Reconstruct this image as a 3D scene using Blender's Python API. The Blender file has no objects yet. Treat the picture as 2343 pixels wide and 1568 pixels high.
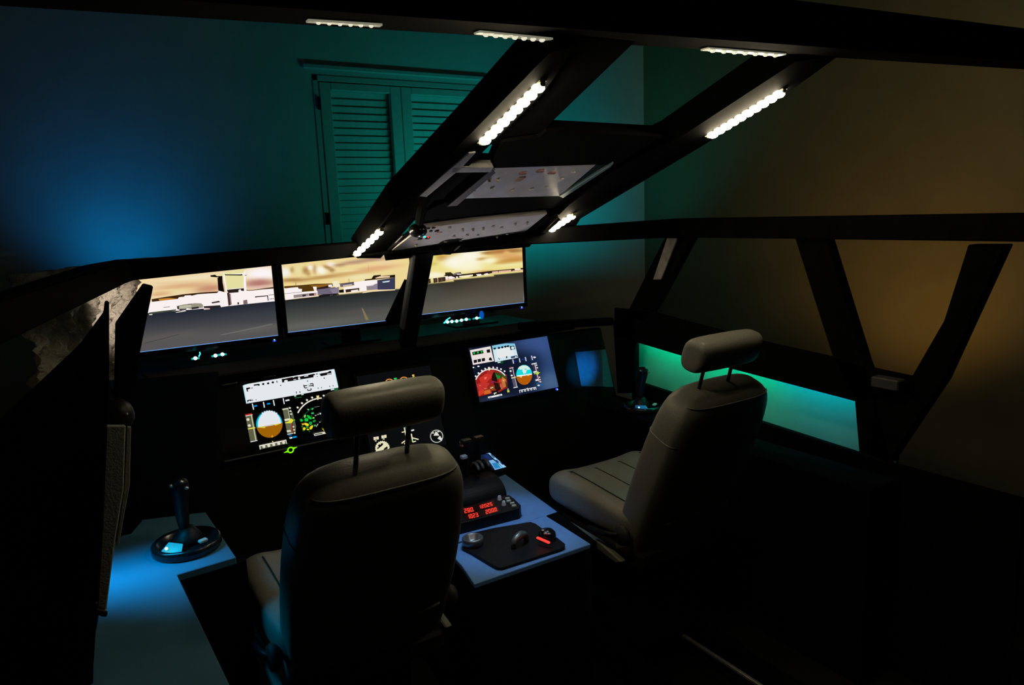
import bpy, bmesh, math, random
import numpy as np
from mathutils import Vector, Matrix

random.seed(7)
rng = np.random.RandomState(7)
S = bpy.context.scene
COL = S.collection
PI = math.pi

# ---------------------------------------------------------------- camera
CX, CY, F = 1171.5, 784.0, 1650.0
EYE = np.array([0.0, 0.0, 1.65])
def _basis():
    X = np.array([3843 - CX, 378 - CY, F]); X /= np.linalg.norm(X)
    D = np.array([1475 - CX, 10200 - CY, F]); D -= X * (D @ X); D /= np.linalg.norm(D)
    return np.array([X, np.cross(X, D), -D])
RB = _basis()
def ray(x, y): return RB @ np.array([x - CX, y - CY, F])
def at_y(x, y, Y):
    d = ray(x, y); p = EYE + d * (Y - EYE[1]) / d[1]; return (float(p[0]), float(p[1]), float(p[2]))
def at_x(x, y, X):
    d = ray(x, y); p = EYE + d * (X - EYE[0]) / d[0]; return (float(p[0]), float(p[1]), float(p[2]))
def at_z(x, y, Z):
    d = ray(x, y); p = EYE + d * (Z - EYE[2]) / d[2]; return (float(p[0]), float(p[1]), float(p[2]))
def at_plane(x, y, n, dd):
    d = ray(x, y); n = np.array(n); p = EYE + d * (dd - n @ EYE) / (n @ d)
    return (float(p[0]), float(p[1]), float(p[2]))

cam = bpy.data.cameras.new('camera')
cam.sensor_fit = 'HORIZONTAL'; cam.sensor_width = 36.0; cam.lens = F / 2343 * 36.0
cam.clip_start = 0.02; cam.clip_end = 60
camo = bpy.data.objects.new('camera', cam); COL.objects.link(camo)
r, d, f = RB[:, 0], RB[:, 1], RB[:, 2]
camo.matrix_world = Matrix(((r[0], -d[0], -f[0], EYE[0]), (r[1], -d[1], -f[1], EYE[1]), (r[2], -d[2], -f[2], EYE[2]), (0, 0, 0, 1)))
S.camera = camo

# ---------------------------------------------------------------- world, exposure
w = bpy.data.worlds.new('night'); S.world = w; w.use_nodes = True
w.node_tree.nodes['Background'].inputs['Color'].default_value = (0.2, 0.3, 0.4, 1)
w.node_tree.nodes['Background'].inputs['Strength'].default_value = 0.0
S.view_settings.view_transform = 'Standard'
S.view_settings.look = 'None'
S.view_settings.exposure = 0.0
S.view_settings.gamma = 1.0
S.view_settings.use_curve_mapping = False

def lamp(name, kind, loc, energy, color, target=None, size=0.1, size_y=None, spot=1.2, blend=0.8):
    l = bpy.data.lights.new(name, kind); l.energy = energy; l.color = color
    if kind == 'AREA':
        l.size = size
        if size_y: l.shape = 'RECTANGLE'; l.size_y = size_y
    else:
        l.shadow_soft_size = size
    if kind == 'SPOT': l.spot_size = spot; l.spot_blend = blend
    o = bpy.data.objects.new(name, l); COL.objects.link(o); o.location = loc
    if target is not None:
        o.rotation_euler = (Vector(target) - Vector(loc)).to_track_quat('-Z', 'Y').to_euler()
    return o

# unseen coloured lamps behind the monitors and round the shell, then added fill spots
lamp('blue_wall_lamp', 'SPOT', (0.30, 3.98, 1.42), 3.6, (0.0, 0.34, 1.0), (0.36, 4.4, 1.80), 0.05, spot=2.2, blend=1.0)
lamp('teal_wall_lamp', 'AREA', (2.40, 3.76, 1.47), 1.75, (0.0, 0.95, 0.76), (2.35, 4.38, 2.25), 0.5, 0.06)
lamp('corner_wall_lamp', 'AREA', (3.15, 3.86, 1.49), 1.5, (0.0, 0.84, 0.98), (3.2, 4.38, 2.25), 0.7, 0.06)
lamp('warm_room_lamp', 'SPOT', (3.2, 1.9, 0.65), 14.0, (1.0, 0.55, 0.10), (4.05, 2.25, 1.5), 0.1, spot=1.8, blend=1.0)
lamp('warm_ceiling_lamp', 'SPOT', (2.5, 0.6, 2.75), 15.0, (1.0, 0.90, 0.58), (4.05, 2.0, 1.9), 0.2, spot=1.3, blend=0.9)
lamp('blue_console_lamp', 'AREA', (-0.06, 1.93, 1.03), 0.75, (0.0, 0.50, 1.0), (0.04, 1.90, 0.81), 0.05, 0.40).data.spread = 1.4
lamp('blue_panel_lamp', 'SPOT', (2.10, 2.44, 0.84), 4.5, (0.0, 0.40, 1.0), (2.105, 2.70, 0.880), 0.01, spot=0.72, blend=1.0)
lamp('overhead_fill_spot', 'SPOT', (1.22, 2.52, 0.66), 17.0, (1.0, 0.92, 0.93), (1.18, 1.83, 1.70), 0.012, spot=0.62, blend=0.5)  # added unseen spot that brightens the overhead panels
lamp('pedestal_fill_spot', 'SPOT', (1.19, 2.03, 1.44), 11.0, (0.30, 0.60, 1.0), (1.21, 2.06, 0.55), 0.012, spot=0.80, blend=0.6)  # extra unseen spot, added to brighten and cool the pedestal top
lamp('sheet_fill_spot', 'SPOT', (0.55, 2.30, 1.50), 48.0, (1.0, 0.88, 0.76), (0.20, 3.22, 1.35), 0.012, spot=0.36, blend=0.9)  # unseen spot put in to brighten the crumpled sheet

# ---------------------------------------------------------------- helpers
def lin(c):
    return tuple(((v / 255.0) / 12.92 if v / 255.0 <= 0.04045 else ((v / 255.0 + 0.055) / 1.055) ** 2.4) for v in c)

MATS = {}
def mat(name, col, rough=0.5, metal=0.0, noise=0.15, scale=40.0, bump=0.0, emit=None, strength=0.0, coat=0.0, trans=0.0, spec=0.5):
    if name in MATS: return MATS[name]
    m = bpy.data.materials.new(name); m.use_nodes = True
    nt = m.node_tree; b = nt.nodes['Principled BSDF']
    tc = nt.nodes.new('ShaderNodeTexCoord'); nz = nt.nodes.new('ShaderNodeTexNoise')
    nz.inputs['Scale'].default_value = scale; nz.inputs['Detail'].default_value = 4
    nt.links.new(tc.outputs['Object'], nz.inputs['Vector'])
    rp = nt.nodes.new('ShaderNodeValToRGB')
    rp.color_ramp.elements[0].position = 0.3; rp.color_ramp.elements[1].position = 0.7
    rp.color_ramp.elements[0].color = tuple(c * (1 - noise) for c in col) + (1,)
    rp.color_ramp.elements[1].color = tuple(min(1, c * (1 + noise)) for c in col) + (1,)
    nt.links.new(nz.outputs['Fac'], rp.inputs['Fac']); nt.links.new(rp.outputs['Color'], b.inputs['Base Color'])
    b.inputs['Roughness'].default_value = rough; b.inputs['Metallic'].default_value = metal
    b.inputs['Specular IOR Level'].default_value = spec
    b.inputs['Coat Weight'].default_value = coat
    if trans: b.inputs['Transmission Weight'].default_value = trans
    if bump:
        bp = nt.nodes.new('ShaderNodeBump'); bp.inputs['Strength'].default_value = bump; bp.inputs['Distance'].default_value = 0.004
        nt.links.new(nz.outputs['Fac'], bp.inputs['Height']); nt.links.new(bp.outputs['Normal'], b.inputs['Normal'])
    if emit:
        b.inputs['Emission Color'].default_value = tuple(emit) + (1,); b.inputs['Emission Strength'].default_value = strength
    MATS[name] = m
    return m

def screen_mat(name, strength=1.0):
    if name in MATS: return MATS[name]
    m = bpy.data.materials.new(name); m.use_nodes = True
    nt = m.node_tree; b = nt.nodes['Principled BSDF']
    a = nt.nodes.new('ShaderNodeAttribute'); a.attribute_name = 'col'
    b.inputs['Base Color'].default_value = (0.002, 0.002, 0.002, 1); b.inputs['Roughness'].default_value = 0.35
    b.inputs['Specular IOR Level'].default_value = 0.2
    nt.links.new(a.outputs['Color'], b.inputs['Emission Color']); b.inputs['Emission Strength'].default_value = strength
    MATS[name] = m
    return m

def obj(name, me, parent=None):
    o = bpy.data.objects.new(name, me); COL.objects.link(o)
    if parent is not None: o.parent = parent
    return o
def wloc(o):
    v = Vector((0, 0, 0))
    while o is not None: v = v + o.location; o = o.parent
    return v
def thing(name, label, cat, loc=(0, 0, 0), group=None):
    o = bpy.data.objects.new(name, None); COL.objects.link(o); o.location = loc; o.empty_display_size = 0.05
    o['label'] = label; o['category'] = cat
    if group: o['group'] = group
    return o
def tag(o, label, cat, group=None):
    o['label'] = label; o['category'] = cat
    if group: o['group'] = group
    return o

class MB:
    def __init__(s): s.bm = bmesh.new()
    def faces(s, verts, faces):
        vs = [s.bm.verts.new(v) for v in verts]
        for fc in faces:
            try: s.bm.faces.new([vs[i] for i in fc])
            except ValueError: pass
        return s
    def box(s, c, size, bevel=0.0, rot=None, seg=1):
        bm = bmesh.new(); bmesh.ops.create_cube(bm, size=1.0)
        bmesh.ops.scale(bm, vec=size, verts=bm.verts)
        if bevel: bmesh.ops.bevel(bm, geom=bm.edges[:], offset=bevel, segments=seg, affect='EDGES', profile=0.5)
        if rot is not None: bmesh.ops.transform(bm, matrix=rot.to_4x4(), verts=bm.verts)
        bmesh.ops.translate(bm, vec=c, verts=bm.verts)
        return s.merge(bm)
    def merge(s, bm):
        me = bpy.data.meshes.new('tmp'); bm.to_mesh(me); bm.free(); s.bm.from_mesh(me); bpy.data.meshes.remove(me); return s
    def prism(s, pts, vec, bevel=0.0):
        bm = bmesh.new()
        a = [bm.verts.new(p) for p in pts]; v = Vector(vec)
        b = [bm.verts.new(Vector(p) + v) for p in pts]
        n = len(pts)
        bm.faces.new(a); bm.faces.new(b[::-1])
        for i in range(n): bm.faces.new([a[i], b[i], b[(i + 1) % n], a[(i + 1) % n]])
        bmesh.ops.recalc_face_normals(bm, faces=bm.faces)
        if bevel: bmesh.ops.bevel(bm, geom=bm.edges[:], offset=bevel, segments=1, affect='EDGES', profile=0.5)
        return s.merge(bm)
    def beam(s, p0, p1, wd, h, up=(0, 0, 1), bevel=0.004):
        p0, p1, up = Vector(p0), Vector(p1), Vector(up)
        t = (p1 - p0).normalized(); sd = t.cross(up).normalized(); u = sd.cross(t)
        pts = [p0 + sd * a * wd / 2 + u * b * h / 2 for a, b in ((-1, -1), (1, -1), (1, 1), (-1, 1))]
        return s.prism(pts, p1 - p0, bevel)
    def tube(s, pts, r, seg=8, close=True):
        pts = [Vector(p) for p in pts]; rings = []
        ref = Vector((0.31, 0.17, 0.93))
        for i, p in enumerate(pts):
            t = (pts[min(i + 1, len(pts) - 1)] - pts[max(i - 1, 0)]).normalized()
            a = t.cross(ref).normalized(); b = a.cross(t)
            rr = r[i] if isinstance(r, (list, tuple)) else r
            rings.append([p + (a * math.cos(2 * PI * k / seg) + b * math.sin(2 * PI * k / seg)) * rr for k in range(seg)])
        return s.rings(rings, close)
    def rings(s, rings, cap=True):
        bm = s.bm; R = [[bm.verts.new(v) for v in rg] for rg in rings]; n = len(rings[0])
        for i in range(len(R) - 1):
            for k in range(n): bm.faces.new([R[i][k], R[i][(k + 1) % n], R[i + 1][(k + 1) % n], R[i + 1][k]])
        if cap: bm.faces.new(R[0][::-1]); bm.faces.new(R[-1])
        return s
    def lathe(s, c, prof, seg=24, axis='Z', rot=None):
        rings = []
        M = rot if rot is not None else Matrix.Identity(3)
        for rr, z in prof:
            rings.append([Vector(c) + M @ Vector((rr * math.cos(2 * PI * k / seg), rr * math.sin(2 * PI * k / seg), z)) for k in range(seg)])
        return s.rings(rings)
    def sphere(s, c, r, u=10, v=6, scale=(1, 1, 1)):
        bm = bmesh.new(); bmesh.ops.create_uvsphere(bm, u_segments=u, v_segments=v, radius=r)
        bmesh.ops.scale(bm, vec=scale, verts=bm.verts); bmesh.ops.translate(bm, vec=c, verts=bm.verts)
        return s.merge(bm)
    def build(s, name, m, parent=None, smooth=False, sub=0):
        bmesh.ops.recalc_face_normals(s.bm, faces=s.bm.faces)
        if parent is not None: bmesh.ops.translate(s.bm, vec=-wloc(parent), verts=s.bm.verts)
        me = bpy.data.meshes.new(name); s.bm.to_mesh(me); s.bm.free()
        for x in (m if isinstance(m, (list, tuple)) else [m]): me.materials.append(x)
        if smooth:
            for p in me.polygons: p.use_smooth = True
        o = obj(name, me, parent)
        if sub:
            md = o.modifiers.new('sub', 'SUBSURF'); md.levels = sub; md.render_levels = sub
        return o

def sring(c, hw, hd, n=3.0, seg=28, ux=(1, 0, 0), uy=(0, 1, 0)):
    """super-ellipse ring of half sizes hw, hd"""
    out = []
    c, ux, uy = Vector(c), Vector(ux), Vector(uy)
    for k in range(seg):
        a = 2 * PI * k / seg; ca, sa = math.cos(a), math.sin(a)
        x = math.copysign(abs(ca) ** (2 / n), ca) * hw; y = math.copysign(abs(sa) ** (2 / n), sa) * hd
        out.append(c + ux * x + uy * y)
    return out

class SG:
    """flat picture on a screen: coloured polygons on the plane Y = y, drawn from photo coordinates"""
    def __init__(s, Y, ox=0.0, oy=0.0, sc=1.0, clip=None):
        s.clip = clip                                   # screen outline in photo coordinates
        s.Y, s.ox, s.oy, s.sc = Y, ox, oy, sc; s.v = []; s.f = []; s.c = []; s.layer = 0
    def P(s, x, y):
        return at_y(s.ox + x * s.sc, s.oy + y * s.sc, s.Y - 0.00004 * s.layer)
    def poly(s, pts, col, k=1.0):
        if s.clip is not None:
            q = [((x - s.ox) / s.sc, (y - s.oy) / s.sc) for x, y in s.clip]
            pts = [tuple(map(float, p)) for p in pts]
            for e in range(4):
                (x0, y0), (x1, y1) = q[e], q[(e + 1) % 4]
                sd = lambda p: (x1 - x0) * (p[1] - y0) - (y1 - y0) * (p[0] - x0)
                out = []
                for m_ in range(len(pts)):
                    p, n_ = pts[m_], pts[(m_ + 1) % len(pts)]; a, b_ = sd(p), sd(n_)
                    if a >= 0: out.append(p)
                    if (a >= 0) != (b_ >= 0):
                        t = a / (a - b_); out.append((p[0] + (n_[0] - p[0]) * t, p[1] + (n_[1] - p[1]) * t))
                pts = out
                if len(pts) < 3: return
        s.layer += 1; b = len(s.v)
        c = tuple(v * k for v in lin(col)) + (1,)
        for p in pts: s.v.append(s.P(*p)); s.c.append(c)
        s.f.append(tuple(range(b, b + len(pts))))
    def line(s, pts, wd, col, k=1.0):
        pts = [np.array(p, float) for p in pts]
        for a, b in zip(pts[:-1], pts[1:]):
            t = b - a; L = np.linalg.norm(t); n = np.array([-t[1], t[0]]) / L * wd / 2
            s.poly([a + n, b + n, b - n, a - n], col, k)
    def disc(s, cx, cy, rx, ry, col, a0=0, a1=2 * PI, seg=24, tilt=0.0, k=1.0):
        ct, st = math.cos(tilt), math.sin(tilt); pts = []
        for i in range(seg + (0 if abs(a1 - a0 - 2 * PI) < 1e-6 else 1)):
            a = a0 + (a1 - a0) * i / seg; x, y = math.cos(a) * rx, math.sin(a) * ry
            pts.append((cx + x * ct - y * st, cy + x * st + y * ct))
        s.poly(pts, col, k)
    def arc(s, cx, cy, rx, ry, a0, a1, wd, col, seg=14, tilt=0.0, k=1.0):
        ct, st = math.cos(tilt), math.sin(tilt); pts = []
        for i in range(seg + 1):
            a = a0 + (a1 - a0) * i / seg; x, y = math.cos(a) * rx, math.sin(a) * ry
            pts.append((cx + x * ct - y * st, cy + x * st + y * ct))
        s.line(pts, wd, col, k)
    def field(s, quad, nx, ny, fn):
        """grid of smoothly varying colour over the quad tl,tr,br,bl; fn(x,y)->rgb 0..255"""
        b = len(s.v); q = [np.array(p, float) for p in quad]
        for j in range(ny + 1):
            for i in range(nx + 1):
                u, v = i / nx, j / ny
                p = (q[0] * (1 - u) + q[1] * u) * (1 - v) + (q[3] * (1 - u) + q[2] * u) * v
                s.v.append(s.P(*p)); s.c.append(lin(np.clip(fn(p[0], p[1]), 0, 255)) + (1,))
        for j in range(ny):
            for i in range(nx):
                a = b + j * (nx + 1) + i; s.f.append((a, a + 1, a + nx + 2, a + nx + 1))
    def build(s, name, m, parent):
        off = wloc(parent)
        me = bpy.data.meshes.new(name); me.from_pydata([tuple(Vector(v) - off) for v in s.v], [], s.f)
        at = me.color_attributes.new('col', 'FLOAT_COLOR', 'POINT')
        at.data.foreach_set('color', np.array(s.c, 'f').ravel())
        me.materials.append(m); me.update()
        return obj(name, me, parent)

def blobs(base, lst):
    def fn(x, y):
        c = np.array(base(x, y) if callable(base) else base, float)
        for bx, by, rx, ry, tl, col, al in lst:
            dx, dy = x - bx, y - by; ct, st = math.cos(tl), math.sin(tl)
            u, v = (dx * ct + dy * st) / rx, (-dx * st + dy * ct) / ry
            k = al * math.exp(-(u * u + v * v) ** 1.5)
            c = c * (1 - k) + np.array(col, float) * k
        return c
    return fn

# ---------------------------------------------------------------- materials
M_BLACK = mat('black_paint', (0.0035, 0.0035, 0.0038), 0.8, noise=0.3, scale=25, bump=0.08, spec=0.015)
M_BLACKGL = mat('black_gloss', (0.008, 0.008, 0.009), 0.22, noise=0.3, scale=30)
M_PLASTIC = mat('black_plastic', (0.008, 0.008, 0.0085), 0.45, noise=0.25, scale=60, bump=0.05, spec=0.18)
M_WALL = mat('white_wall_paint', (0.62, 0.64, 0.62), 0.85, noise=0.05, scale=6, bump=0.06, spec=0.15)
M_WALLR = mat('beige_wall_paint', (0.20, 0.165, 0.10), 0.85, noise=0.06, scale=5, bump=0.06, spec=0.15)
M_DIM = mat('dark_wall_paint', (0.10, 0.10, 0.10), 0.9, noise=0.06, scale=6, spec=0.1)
M_FLOOR = mat('black_carpet', (0.012, 0.012, 0.013), 0.95, noise=0.4, scale=220, bump=0.4, spec=0.1)
M_SHUT = mat('white_shutter_wood', (0.55, 0.62, 0.58), 0.55, noise=0.06, scale=18, bump=0.05, spec=0.3)
M_LEATH = mat('grey_leather', (0.195, 0.190, 0.160), 0.44, noise=0.10, scale=180, bump=0.12, spec=0.35)
M_LEATHD = mat('dark_seat_shell', (0.030, 0.029, 0.026), 0.6, noise=0.2, scale=90, bump=0.1, spec=0.25)
M_STEEL = mat('brushed_steel', (0.42, 0.42, 0.43), 0.35, 0.85, noise=0.12, scale=120)
M_ALU = mat('aluminium_trim', (0.55, 0.54, 0.53), 0.4, 0.6, noise=0.2, scale=60)
M_PED = mat('blue_grey_panel_paint', (0.14, 0.31, 0.66), 0.5, noise=0.06, scale=50, bump=0.04, spec=0.3)
M_OVER = mat('overhead_panel_paint', (0.72, 0.69, 0.70), 0.33, noise=0.10, scale=22, bump=0.03, spec=0.6, coat=0.3)
M_CONS = mat('blue_tinted_console_board', (0.055, 0.17, 0.26), 0.65, noise=0.05, scale=12, bump=0.04, spec=0.25)  # blue of the console light is put into the board colour
M_CREAM = mat('cream_plastic', (0.55, 0.53, 0.46), 0.4, noise=0.08, scale=70)
M_GREYC = mat('grey_cloth', (0.30, 0.31, 0.27), 0.9, noise=0.14, scale=260, bump=0.3, spec=0.1)
M_LED = mat('warm_led', (0.9, 0.85, 0.7), 0.4, emit=(1.0, 0.86, 0.58), strength=82.0)
M_LEDB = mat('led_strip_base', (0.75, 0.68, 0.42), 0.4, noise=0.1, scale=90)
M_LEDOFF = mat('led_dim_sleeve', (0.8, 0.78, 0.62), 0.25, noise=0.35, scale=60, bump=0.5, emit=(0.9, 0.86, 0.62), strength=0.22)
M_LEDOFF2 = mat('led_dim', (0.9, 0.9, 0.8), 0.3, emit=(1.0, 0.96, 0.75), strength=0.75)
M_CYAN = mat('cyan_led', (0.1, 0.6, 0.6), 0.4, emit=(0.05, 0.95, 0.95), strength=2.0)
M_CYANW = mat('cyan_led_core', (0.5, 0.9, 0.9), 0.4, emit=(0.65, 1.0, 1.0), strength=2.5)
M_GREENLED = mat('green_led', (0.1, 0.8, 0.5), 0.4, emit=(0.0, 1.0, 0.45), strength=48.0)
M_TEALLED = mat('teal_led', (0.1, 0.7, 0.7), 0.4, emit=(0.0, 0.72, 0.85), strength=42.0)
M_BLUELED = mat('blue_led', (0.1, 0.1, 0.9), 0.4, emit=(0.02, 0.04, 1.0), strength=2.0)
M_BLUECORE = mat('blue_led_core', (0.4, 0.6, 0.9), 0.4, emit=(0.25, 0.75, 1.0), strength=1.5)
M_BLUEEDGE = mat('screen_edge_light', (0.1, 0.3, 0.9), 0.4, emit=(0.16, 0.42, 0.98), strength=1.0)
M_RING = mat('green_power_ring', (0.2, 0.8, 0.0), 0.4, emit=(0.22, 0.98, 0.0), strength=1.0)
M_REDLED = mat('red_light', (0.8, 0.05, 0.03), 0.35, emit=(1.0, 0.03, 0.02), strength=1.4)
M_DIGIT = mat('red_digit', (0.8, 0.05, 0.03), 0.4, emit=(1.0, 0.045, 0.02), strength=1.3)
M_REDGLOW = mat('digit_window', (0.03, 0.004, 0.003), 0.3, noise=0.2)
M_SCREEN = screen_mat('screen_picture', 1.0)
M_TAN = mat('orange_legend', (0.42, 0.24, 0.17), 0.5)
M_REDP = mat('red_legend', (0.30, 0.13, 0.14), 0.5)

# crumpled translucent sheet
def sheet_mat():
    m = bpy.data.materials.new('crumpled_sheet'); m.use_nodes = True
    nt = m.node_tree; out = nt.nodes['Material Output']; b = nt.nodes['Principled BSDF']
    b.inputs['Base Color'].default_value = (0.80, 0.72, 0.60, 1); b.inputs['Roughness'].default_value = 0.55
    tr = nt.nodes.new('ShaderNodeBsdfTranslucent'); tr.inputs['Color'].default_value = (0.85, 0.74, 0.58, 1)
    mx = nt.nodes.new('ShaderNodeMixShader'); mx.inputs[0].default_value = 0.35
    nz = nt.nodes.new('ShaderNodeTexNoise'); nz.inputs['Scale'].default_value = 14; nz.inputs['Detail'].default_value = 5
    bp = nt.nodes.new('ShaderNodeBump'); bp.inputs['Strength'].default_value = 1.0; bp.inputs['Distance'].default_value = 0.05
    nt.links.new(nz.outputs['Fac'], bp.inputs['Height'])
    nt.links.new(bp.outputs['Normal'], b.inputs['Normal']); nt.links.new(bp.outputs['Normal'], tr.inputs['Normal'])
    nt.links.new(b.outputs[0], mx.inputs[1]); nt.links.new(tr.outputs[0], mx.inputs[2]); nt.links.new(mx.outputs[0], out.inputs['Surface'])
    return m
M_SHEET = sheet_mat()

# ---------------------------------------------------------------- the room
def struct(name, mb, m):
    o = mb.build(name, m); o['kind'] = 'structure'; return o
XL, XR, YB, YF, ZC = -1.6, 4.05, -1.6, 4.4, 2.95
struct('floor', MB().box(((XL + XR) / 2, (YB + YF) / 2, -0.05), (XR - XL + 0.4, YF - YB + 0.4, 0.1)), M_FLOOR)
struct('ceiling', MB().box(((XL + XR) / 2, (YB + YF) / 2, ZC + 0.05), (XR - XL + 0.4, YF - YB + 0.4, 0.1)), M_DIM)
WX0, WX1, WZ0, WZ1 = 1.425, 2.60, 0.95, 2.50
wf = MB()
wf.box(((XL - 0.1 + WX0) / 2, YF + 0.1, ZC / 2), (WX0 - XL + 0.1, 0.2, ZC))
wf.box(((XR + 0.1 + WX1) / 2, YF + 0.1, ZC / 2), (XR + 0.1 - WX1, 0.2, ZC))
wf.box(((WX0 + WX1) / 2, YF + 0.1, WZ0 / 2), (WX1 - WX0, 0.2, WZ0))
wf.box(((WX0 + WX1) / 2, YF + 0.1, (WZ1 + ZC) / 2), (WX1 - WX0, 0.2, ZC - WZ1))
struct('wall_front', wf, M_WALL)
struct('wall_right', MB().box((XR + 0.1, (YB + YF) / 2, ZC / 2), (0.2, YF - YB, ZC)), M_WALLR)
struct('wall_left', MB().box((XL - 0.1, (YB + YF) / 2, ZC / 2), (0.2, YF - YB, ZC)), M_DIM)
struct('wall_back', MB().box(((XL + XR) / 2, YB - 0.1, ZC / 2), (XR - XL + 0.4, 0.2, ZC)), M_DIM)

# shuttered window in the front wall
win = bpy.data.objects.new('window_1', None); COL.objects.link(win); win.location = ((WX0 + WX1) / 2, YF, WZ0); win['kind'] = 'structure'
fr = MB()
for x0, x1 in ((WX0, WX0 + 0.035), (WX1 - 0.035, WX1)):
    fr.box(((x0 + x1) / 2, YF + 0.045, (WZ0 + WZ1) / 2), (x1 - x0, 0.10, WZ1 - WZ0), 0.004)
fr.box(((WX0 + WX1) / 2, YF + 0.045, WZ1 - 0.018), (WX1 - WX0, 0.10, 0.036), 0.004)
fr.box(((WX0 + WX1) / 2, YF + 0.045, WZ0 + 0.018), (WX1 - WX0, 0.10, 0.036), 0.004)
fr.build('window_frame', M_SHUT, win)
MB().box(((WX0 + WX1) / 2 - 0.01, YF - 0.008, WZ1 + 0.045), (WX1 - WX0 + 0.09, 0.02, 0.03), 0.006).build('lintel_moulding', M_SHUT, win)
MB().box(((WX0 + WX1) / 2, YF + 0.15, (WZ0 + WZ1) / 2), (WX1 - WX0, 0.012, WZ1 - WZ0)).build('pane', mat('dark_pane', (0.01, 0.02, 0.02), 0.1), win)
slat_me = None
for lx0, lx1 in ((WX0 + 0.037, 1.985), (1.989, WX1 - 0.037)):
    lf = MB(); st = 0.07
    lf.box((lx0 + st / 2, YF + 0.012, (WZ0 + WZ1) / 2), (st, 0.042, WZ1 - WZ0 - 0.08), 0.004)
    lf.box((lx1 - st / 2, YF + 0.012, (WZ0 + WZ1) / 2), (st, 0.042, WZ1 - WZ0 - 0.08), 0.004)
    lf.box(((lx0 + lx1) / 2, YF + 0.012, WZ1 - 0.062), (lx1 - lx0 - 2 * st, 0.042, 0.045), 0.004)
    lf.box(((lx0 + lx1) / 2, YF + 0.012, WZ0 + 0.08), (lx1 - lx0 - 2 * st, 0.042, 0.08), 0.004)
    shut = lf.build('shutter', M_SHUT, win)
    MB().box(((lx0 + lx1) / 2, YF + 0.07, (WZ0 + WZ1) / 2), (lx1 - lx0, 0.008, WZ1 - WZ0 - 0.08)).build('back_board', mat('shutter_back', (0.06, 0.08, 0.075), 0.8), shut)
    z = WZ1 - 0.108
    while z > WZ0 + 0.14:
        if slat_me is None:
            so = MB().box((0, 0, 0), (1.0, 0.050, 0.009), 0.002, Matrix.Rotation(-1.28, 3, 'X')).build('slat', M_SHUT, shut)
            slat_me = so.data
            so.data.transform(Matrix.Translation(wloc(shut)))
        else:
            so = obj('slat', slat_me, shut)
        so.location = Vector(((lx0 + lx1) / 2, YF + 0.036, z)) - wloc(shut)
        so.scale = (lx1 - lx0 - 2 * st, 1, 1)
        z -= 0.0435
    for hz in (1.62, 2.30):
        hx = lx0 - 0.008 if lx0 < 1.6 else lx1 + 0.008
        MB().tube([(hx, YF - 0.012, hz), (hx, YF - 0.012, hz + 0.07)], 0.009).build('hinge', M_PLASTIC, shut)

# ---------------------------------------------------------------- cockpit frame
SN, SD = (-0.07, 0.345, 1.0), 2.225         # the sloping roof plane
SNV = Vector(SN).normalized()
def roof(x, y, off=0.0): return Vector(at_plane(x, y, SN, SD)) + SNV * off
frame = thing('cockpit_frame', 'black painted beam frame of the cockpit shell, standing around the pilot seats', 'frame', (1.18, 1.6, 0))
def part(name, mb, m=M_BLACK, parent=None, smooth=False): return mb.build(name, m, parent or frame, smooth)

part('header_beam', MB().prism([(.15, 2.15, 1.512), (.77, 2.15, 1.533), (1.4, 2.15, 1.536), (2.23, 2.15, 1.522), (2.23, 2.15, 1.598), (.77, 2.15, 1.579), (.15, 2.15, 1.565)], (0, 0.07, 0), 0.004))
part('side_beam', MB().prism([(2.17, 2.20, 1.522), (2.17, 0.2, 1.518), (2.17, 0.2, 1.592), (2.17, 2.20, 1.598)], (0.07, 0, 0), 0.004))
part('side_beam', MB().prism([(.19, 2.22, 1.512), (.15, 2.10, 1.510), (-.09, 1.35, 1.478), (-.30, .75, 1.45), (-.30, .75, 1.525), (-.09, 1.35, 1.545), (.11, 2.02, 1.566), (.19, 2.22, 1.567)], (-0.05, 0.015, 0), 0.003))
# roof beams on the sloping plane
def roofp(name, px, h, off=0.0, m=M_BLACK, bevel=0.003):
    return part(name, MB().prism([roof(x, y, off) for x, y in px], SNV * h, bevel), m)
roofp('roof_beam', [(1325, 100), (1245, 215), (1105, 350), (950, 505), (872, 592), (815, 592), (900, 478), (1075, 305), (1255, 120)], 0.07)
roofp('roof_board', [(1470, 100), (1250, 308), (1235, 330), (1115, 345), (1250, 215), (1325, 100)], 0.02, 0.012)
roofp('roof_beam', [(1925, 125), (1800, 215), (1612, 332), (1330, 500), (1295, 556), (1212, 556), (1300, 470), (1410, 388), (1530, 330), (1820, 140)], 0.07)
roofp('cross_board', [(1235, 318), (1250, 306), (1520, 316), (1415, 382), (1120, 392), (1150, 330)], 0.03, 0.006)
roofp('cross_board', [(1045, 462), (1285, 456), (1310, 462), (1270, 486), (960, 528), (980, 490)], 0.02, 0.012)
# rear cross beam
rb = MB()
_a, _b = at_y(700, 58, 1.07), at_y(2159, 148, 1.07); _k = (_b[2] - _a[2]) / (_b[0] - _a[0])
zb = lambda x: _a[2] + _k * (x - _a[0])
rb.prism([(-0.4, .985, zb(-.4)), (3.0, .985, zb(3.0)), (3.0, .985, zb(3.0) + .085), (-0.4, .985, zb(-.4) + .085)], (0, .085, 0), 0.003)
part('rear_cross_beam', rb)
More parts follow.
